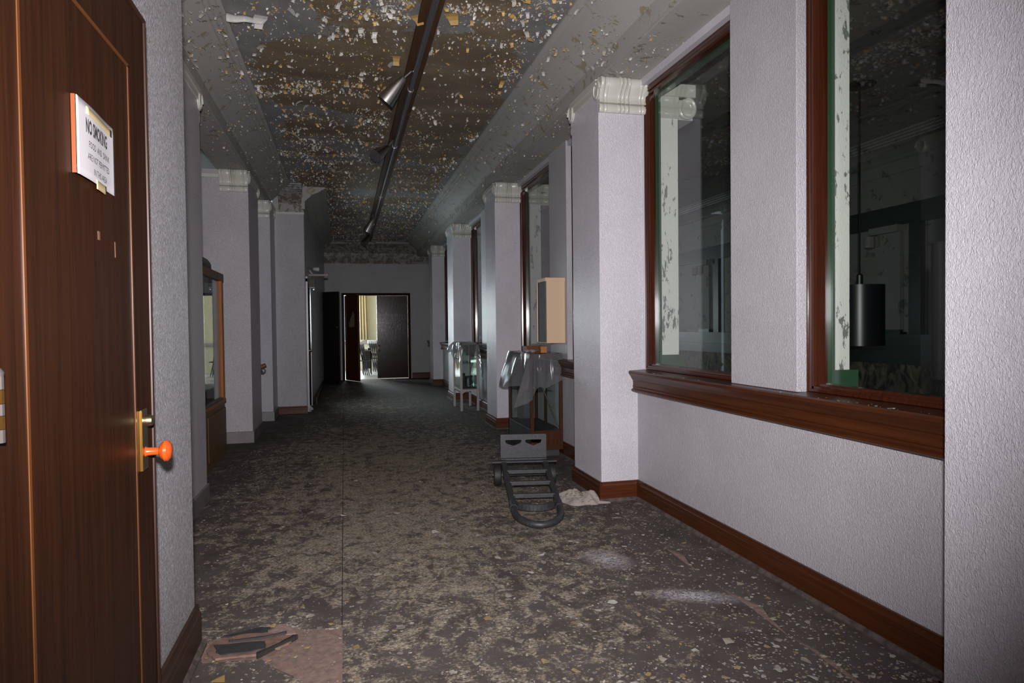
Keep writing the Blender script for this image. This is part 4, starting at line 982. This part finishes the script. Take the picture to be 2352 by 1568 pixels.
bx('glass_pane', CASEG, QX0+q, QY0+.014, .375, QX1-q, QY0+.019, 1.09, o); bx('glass_pane', CASEG, QX0+.014, QY0+q, .375, QX0+.019, QY1-q, 1.09, o)
bx('glass_pane', CASEG, QX1-.019, QY0+q, .375, QX1-.014, QY1-q, 1.09, o); bx('glass_pane', CASEG, QX0+q, QY1-.019, .375, QX1-q, QY1-.014, 1.09, o)
mb = MB(); mb.box(QX0, QY0, 1.10, QX1, QY0+.035, 1.13); mb.box(QX0, QY1-.035, 1.10, QX1, QY1, 1.13); mb.box(QX0, QY0, 1.10, QX0+.035, QY1, 1.13); mb.box(QX1-.035, QY0, 1.10, QX1, QY1, 1.13); mb.build('top_frame', WHITEF, o)
k2 = [(QX1, QY1, QX1+.03, QY1, .9), (QX1, QY0+.2, QX1+.10, QY0+.2, .86), (QX1, QY0+.08, QX1+.085, QY0+.02, .62), (QX1, QY0, QX1+.04, QY0-.05, .55), (QX1-.03, QY0, QX1-.0, QY0-.02, .90), (QX0+.2, QY0, QX0+.20, QY0-.02, .92), (QX0+.07, QY0, QX0+.06, QY0-.025, .98), (QX0, QY0, QX0-.02, QY0-.02, .80),
      (QX0, QY0+.15, QX0-.02, QY0+.15, .66), (QX0, QY0+.25, QX0-.05, QY0+.28, .84), (QX0, QY1-.35, QX0-.10, QY1-.3, .95), (QX0, QY1-.15, QX0-.14, QY1-.10, .98), (QX0, QY1, QX0-.08, QY1+.04, .95), (QX1, QY1, QX1, QY1+.03, .95)]
def spl2(u):
    t = u*(len(k2)-1); i = min(len(k2)-2, int(t)); f = t-i; g = f*f*(3-2*f); return [k2[i][k]+(k2[i+1][k]-k2[i][k])*g for k in range(5)]
def sk2(u, v):
    a = spl2(u); r = v**.7; return (a[0]+(a[2]-a[0])*r+.006*math.sin(u*70+v*6), a[1]+(a[3]-a[1])*r, 1.136+(a[4]-1.136)*v)
cv = thing('plastic_cover', (2.0, 11.5, 1.13), 'dark shiny plastic cover over the white framed glass stand', 'plastic sheet')
FILM2 = film('smoky_plastic', (.16, .16, .165), .55, .10)
MB().grid(sk2, 110, 10).build('hanging_skirt', FILM2, cv, smooth=True)
MB().grid(lambda u, v: (QX0+(QX1-QX0)*u, QY0+(QY1-QY0)*v, 1.136+.006*math.sin(u*8+v*13)), 10, 16).build('top_sheet', FILMD, cv, smooth=True)
tag(MB().lathe([(.035, 0), (.04, .01), (.032, .14), (.02, .17), (.025, .20), (.0, .205)], (1.965, 11.45, .408), (0, 0, 1), 14).build('black_bottle', RUBBER, smooth=True), 'black bottle on the lower shelf of the glass stand', 'bottle')
mb = MB(); mb.box(2.0, 11.42, .408, 2.02, 11.5, .55); mb.box(2.0, 11.42, .53, 2.075, 11.5, .56); mb.box(2.055, 11.42, .408, 2.075, 11.5, .53)
tag(mb.build('black_bracket', RUBBER, bevel=.004), 'black arched object on the lower shelf of the glass stand', 'object')
tag(MB().lathe([(.03, 0), (.035, .02), (.012, .10), (.03, .15), (0, .16)], (2.11, 11.55, .408), (0, 0, 1), 12).build('dark_vase', simple('dark_glaze', (.03, .03, .035), .2), smooth=True), 'small dark vase at right on the lower shelf of the glass stand', 'vase')

# ------------------------------------------------------------------ hand truck lying on its back
o = thing('hand_truck', (1.5, 5.4, 0), 'dark grey steel hand truck lying on the carpet before the display case', 'hand truck')
B0 = Vector((1.535, 5.85, 0)); U = Vector((-.172, -.985, 0)).normalized(); SD = Vector((.985, -.172, 0)).normalized()
LT = 1.36
def HP(u, s, dz=0.0): return B0+U*u+SD*s+Vector((0, 0, .195-.158*u/LT+dz))
def hw(u): return .185-.022*u/LT
for s in (-1, 1):
    MB().bar(HP(-.02, s*.185), HP(1.06, s*hw(1.06)), .046, .042).build('side_rail', IRON, o, bevel=.006)
arc = [HP(1.0, -hw(1.0))] + [HP(1.14+.25*math.sin(a), -hw(1.1)*math.cos(a)) for a in [i*PI/16 for i in range(17)]] + [HP(1.0, hw(1.0))]
MB().tube(arc, .025, 12).build('handle_loop', IRON, o, smooth=True)
for s in (-1, 1): MB().tube([HP(.98, s*hw(1.0)), HP(1.08, s*hw(1.08))], .031, 12).build('sleeve', IRON, o, smooth=True)
for u in (.30, .58, .86):
    MB().bar(HP(u, -hw(u)+.01, .012), HP(u, hw(u)-.01, .012), .045, .032).build('cross_bar', IRON, o, bevel=.003)
def bow(u0, h, wd):
    mb = MB(); pts = [HP(u0+h*math.sin(PI*i/12)**.6, -hw(u0)+.02+(2*hw(u0)-.04)*i/12, .005) for i in range(13)]
    for i in range(12): mb.bar(pts[i], pts[i+1], .018, wd)
    return mb
bow(1.02, .075, .045).build('curved_bar', IRON, o); bow(.20, .05, .014).build('curved_bar', IRON, o)
# toe plate with two cut-outs, standing upright at the far end
W2 = .205; H0, H1 = .005, .235
def TPt(s, z): return HP(-.035, s, z)
outer = [(-W2, H0), (W2, H0), (W2, H1-.01), (W2-.01, H1), (-W2+.01, H1), (-W2, H1-.01)]
def cut(c): return [(c-.075, .178), (c-.065, .186), (c+.065, .186), (c+.075, .178), (c+.066, .158), (c, .132), (c-.066, .158)]
bm = bmesh.new(); es = []
for loop in (outer, cut(-.09), cut(.09)):
    vv = [bm.verts.new(TPt(*p)) for p in loop]
    for i in range(len(vv)): es.append(bm.edges.new((vv[i], vv[(i+1) % len(vv)])))
bmesh.ops.triangle_fill(bm, edges=es, use_beauty=True)
me = bpy.data.meshes.new('toe_plate'); bm.to_mesh(me); bm.free(); me.materials.append(IRON)
tp = bpy.data.objects.new('toe_plate', me); C.objects.link(tp); tp.parent = o; tp.location = -wt(o)
md = tp.modifiers.new('solid', 'SOLIDIFY'); md.thickness = .012; md.offset = 0
MB().bar(HP(.04, -.285, .016), HP(.04, .285, .016), .06, .012).build('axle_bar', IRON, o)
MB().bar(HP(-.02, -W2, .012), HP(-.02, W2, .012), .05, .03).build('plate_flange', IRON, o, bevel=.004)
for s in (-1, 1):
    c = B0+U*.07+SD*(s*.240)+Vector((0, 0, .096)); ax = SD
    wl = MB().lathe([(.05, -.026), (.075, -.032), (.091, -.027), (.096, 0), (.091, .027), (.075, .032), (.05, .026)], c, ax, 30).build('wheel', RUBBER, o, smooth=True)
    MB().lathe([(.012, -.034), (.052, -.030), (.052, .030), (.012, .034)], c, ax, 20).build('hub', simple('wheel_hub', (.16, .09, .07), .5, .3), wl, smooth=True)
    MB().bar(HP(.07, s*.195, -.02), HP(.07, s*.195, -.10), .05, .012, up=SD).build('axle_bracket', IRON, o)
MB().tube([B0+U*.07-SD*.285+Vector((0, 0, .096)), B0+U*.07+SD*.285+Vector((0, 0, .096))], .012, 10).build('axle', IRON, o)

# ------------------------------------------------------------------ crumpled bag by the bright pier
def bagz(x, y): return .62+.55*noise.noise(Vector((x*8, y*8, 2.0)))+.22*abs(noise.noise(Vector((x*17, y*17, 5.0))))+.10*abs(noise.noise(Vector((x*45, y*45, 7.0))))
bc = Vector((1.80, 5.12, 0)); mb = MB()
def bagf(u, v):
    a = v*2*PI; rr = u; ca, sa = math.cos(a), math.sin(a)
    lob = 1+.18*math.sin(3*a+.6)+.10*math.sin(7*a)
    lx = .20*rr*ca*lob; ly = .125*rr*sa*lob
    x_ = bc.x+lx*.80+ly*.55; y_ = bc.y-lx*.62+ly*.9
    h = (1-rr**2.2)*.125*bagz(x_, y_)+.004
    x_ = min(x_, 1.925) if y_ > 5.0 else x_
    return (x_, y_, max(.005, h))
mb.grid(bagf, 34, 72)
tag(mb.build('crumpled_bag', BAG, solid=.0015, fix=True), 'crumpled translucent bag with debris at the foot of the bright pier', 'bag')
mb = MB()
for i in range(90):
    a = random.random()*6.28; r = random.random(); x_ = bc.x+.15*r*math.cos(a)-.03; y_ = bc.y-.08*r*math.cos(a)+.10*r*math.sin(a)-.02
    chip(mb, x_, y_, .07*(1-r)+.02, random.uniform(.006, .022), 1.5)
tag(mb.build('bag_debris', CHIP, fix=False), 'ochre paint crumbs on the crumpled bag', 'paint chips', kind='stuff')

# ------------------------------------------------------------------ torn floor pieces near the door
def slab(poly, z0, z1, name, m, par=None, jit=.004, tilt=0.0):
    pts = []
    for i, p in enumerate(poly):
        q = poly[(i+1) % len(poly)]
        for k in range(4):
            t = k/4; pts.append((p[0]+(q[0]-p[0])*t+random.uniform(-jit, jit), p[1]+(q[1]-p[1])*t+random.uniform(-jit, jit)))
    n = len(pts); mb = MB(); zz = lambda x_, y_: tilt*(y_-3.07)
    mb.add([(x_, y_, z0+zz(x_, y_)) for x_, y_ in pts]+[(x_, y_, z1+zz(x_, y_)) for x_, y_ in pts], [tuple(range(n-1, -1, -1)), tuple(range(n, 2*n))]+[(i, (i+1) % n, n+(i+1) % n, n+i) for i in range(n)])
    return mb.build(name, m, par)
o = thing('floor_board', (-.42, 3.15, 0), 'torn pink brown board fragment with dark linoleum near the open door', 'board fragment')
slab([(-.59, 3.235), (-.47, 3.285), (-.345, 3.262), (-.225, 3.19), (-.262, 3.14), (-.35, 3.062), (-.55, 3.068), (-.60, 3.14)], .004, .014, 'board', HARDB, o)
slab([(-.575, 3.19), (-.36, 3.172), (-.352, 3.10), (-.44, 3.083), (-.53, 3.09), (-.555, 3.12)], .014, .020, 'linoleum_piece', LINO, o)
slab([(-.50, 3.205), (-.38, 3.202), (-.28, 3.232), (-.275, 3.242), (-.36, 3.215), (-.52, 3.212)], .014, .024, 'linoleum_sliver', LINO, o, .002)
slab([(-.38, 3.035), (-.24, 3.165), (-.222, 3.185), (-.245, 3.19), (-.30, 3.12), (-.385, 3.055)], .006, .026, 'rolled_edge', simple('dark_rolled_edge', (.025, .022, .02), .6, bmp=.5), o, .003)
tag(slab([(-.36, 3.29), (-.33, 3.365), (-.285, 3.36), (-.235, 3.25), (-.30, 3.25)], .0, .004, 'underlay_scrap', simple('pink_underlay', (.24, .16, .14), .8, var=.3, vscale=40), None), 'pink underlay scrap behind the torn board fragment', 'scrap')
tag(slab([(-.57, 3.295), (-.40, 3.355), (-.355, 3.335), (-.37, 3.29), (-.46, 3.275)], .003, .008, 'linoleum_scrap', LINO, None), 'dark linoleum scrap between skirting and torn board', 'scrap')
tag(slab([(-.07, 2.70), (-.03+.0, 2.715), (-.045, 2.73), (-.085, 2.715)], .0, .006, 'linoleum_scrap', LINO, None, .001), 'tiny dark linoleum scrap at the seam on the pink subfloor', 'scrap')
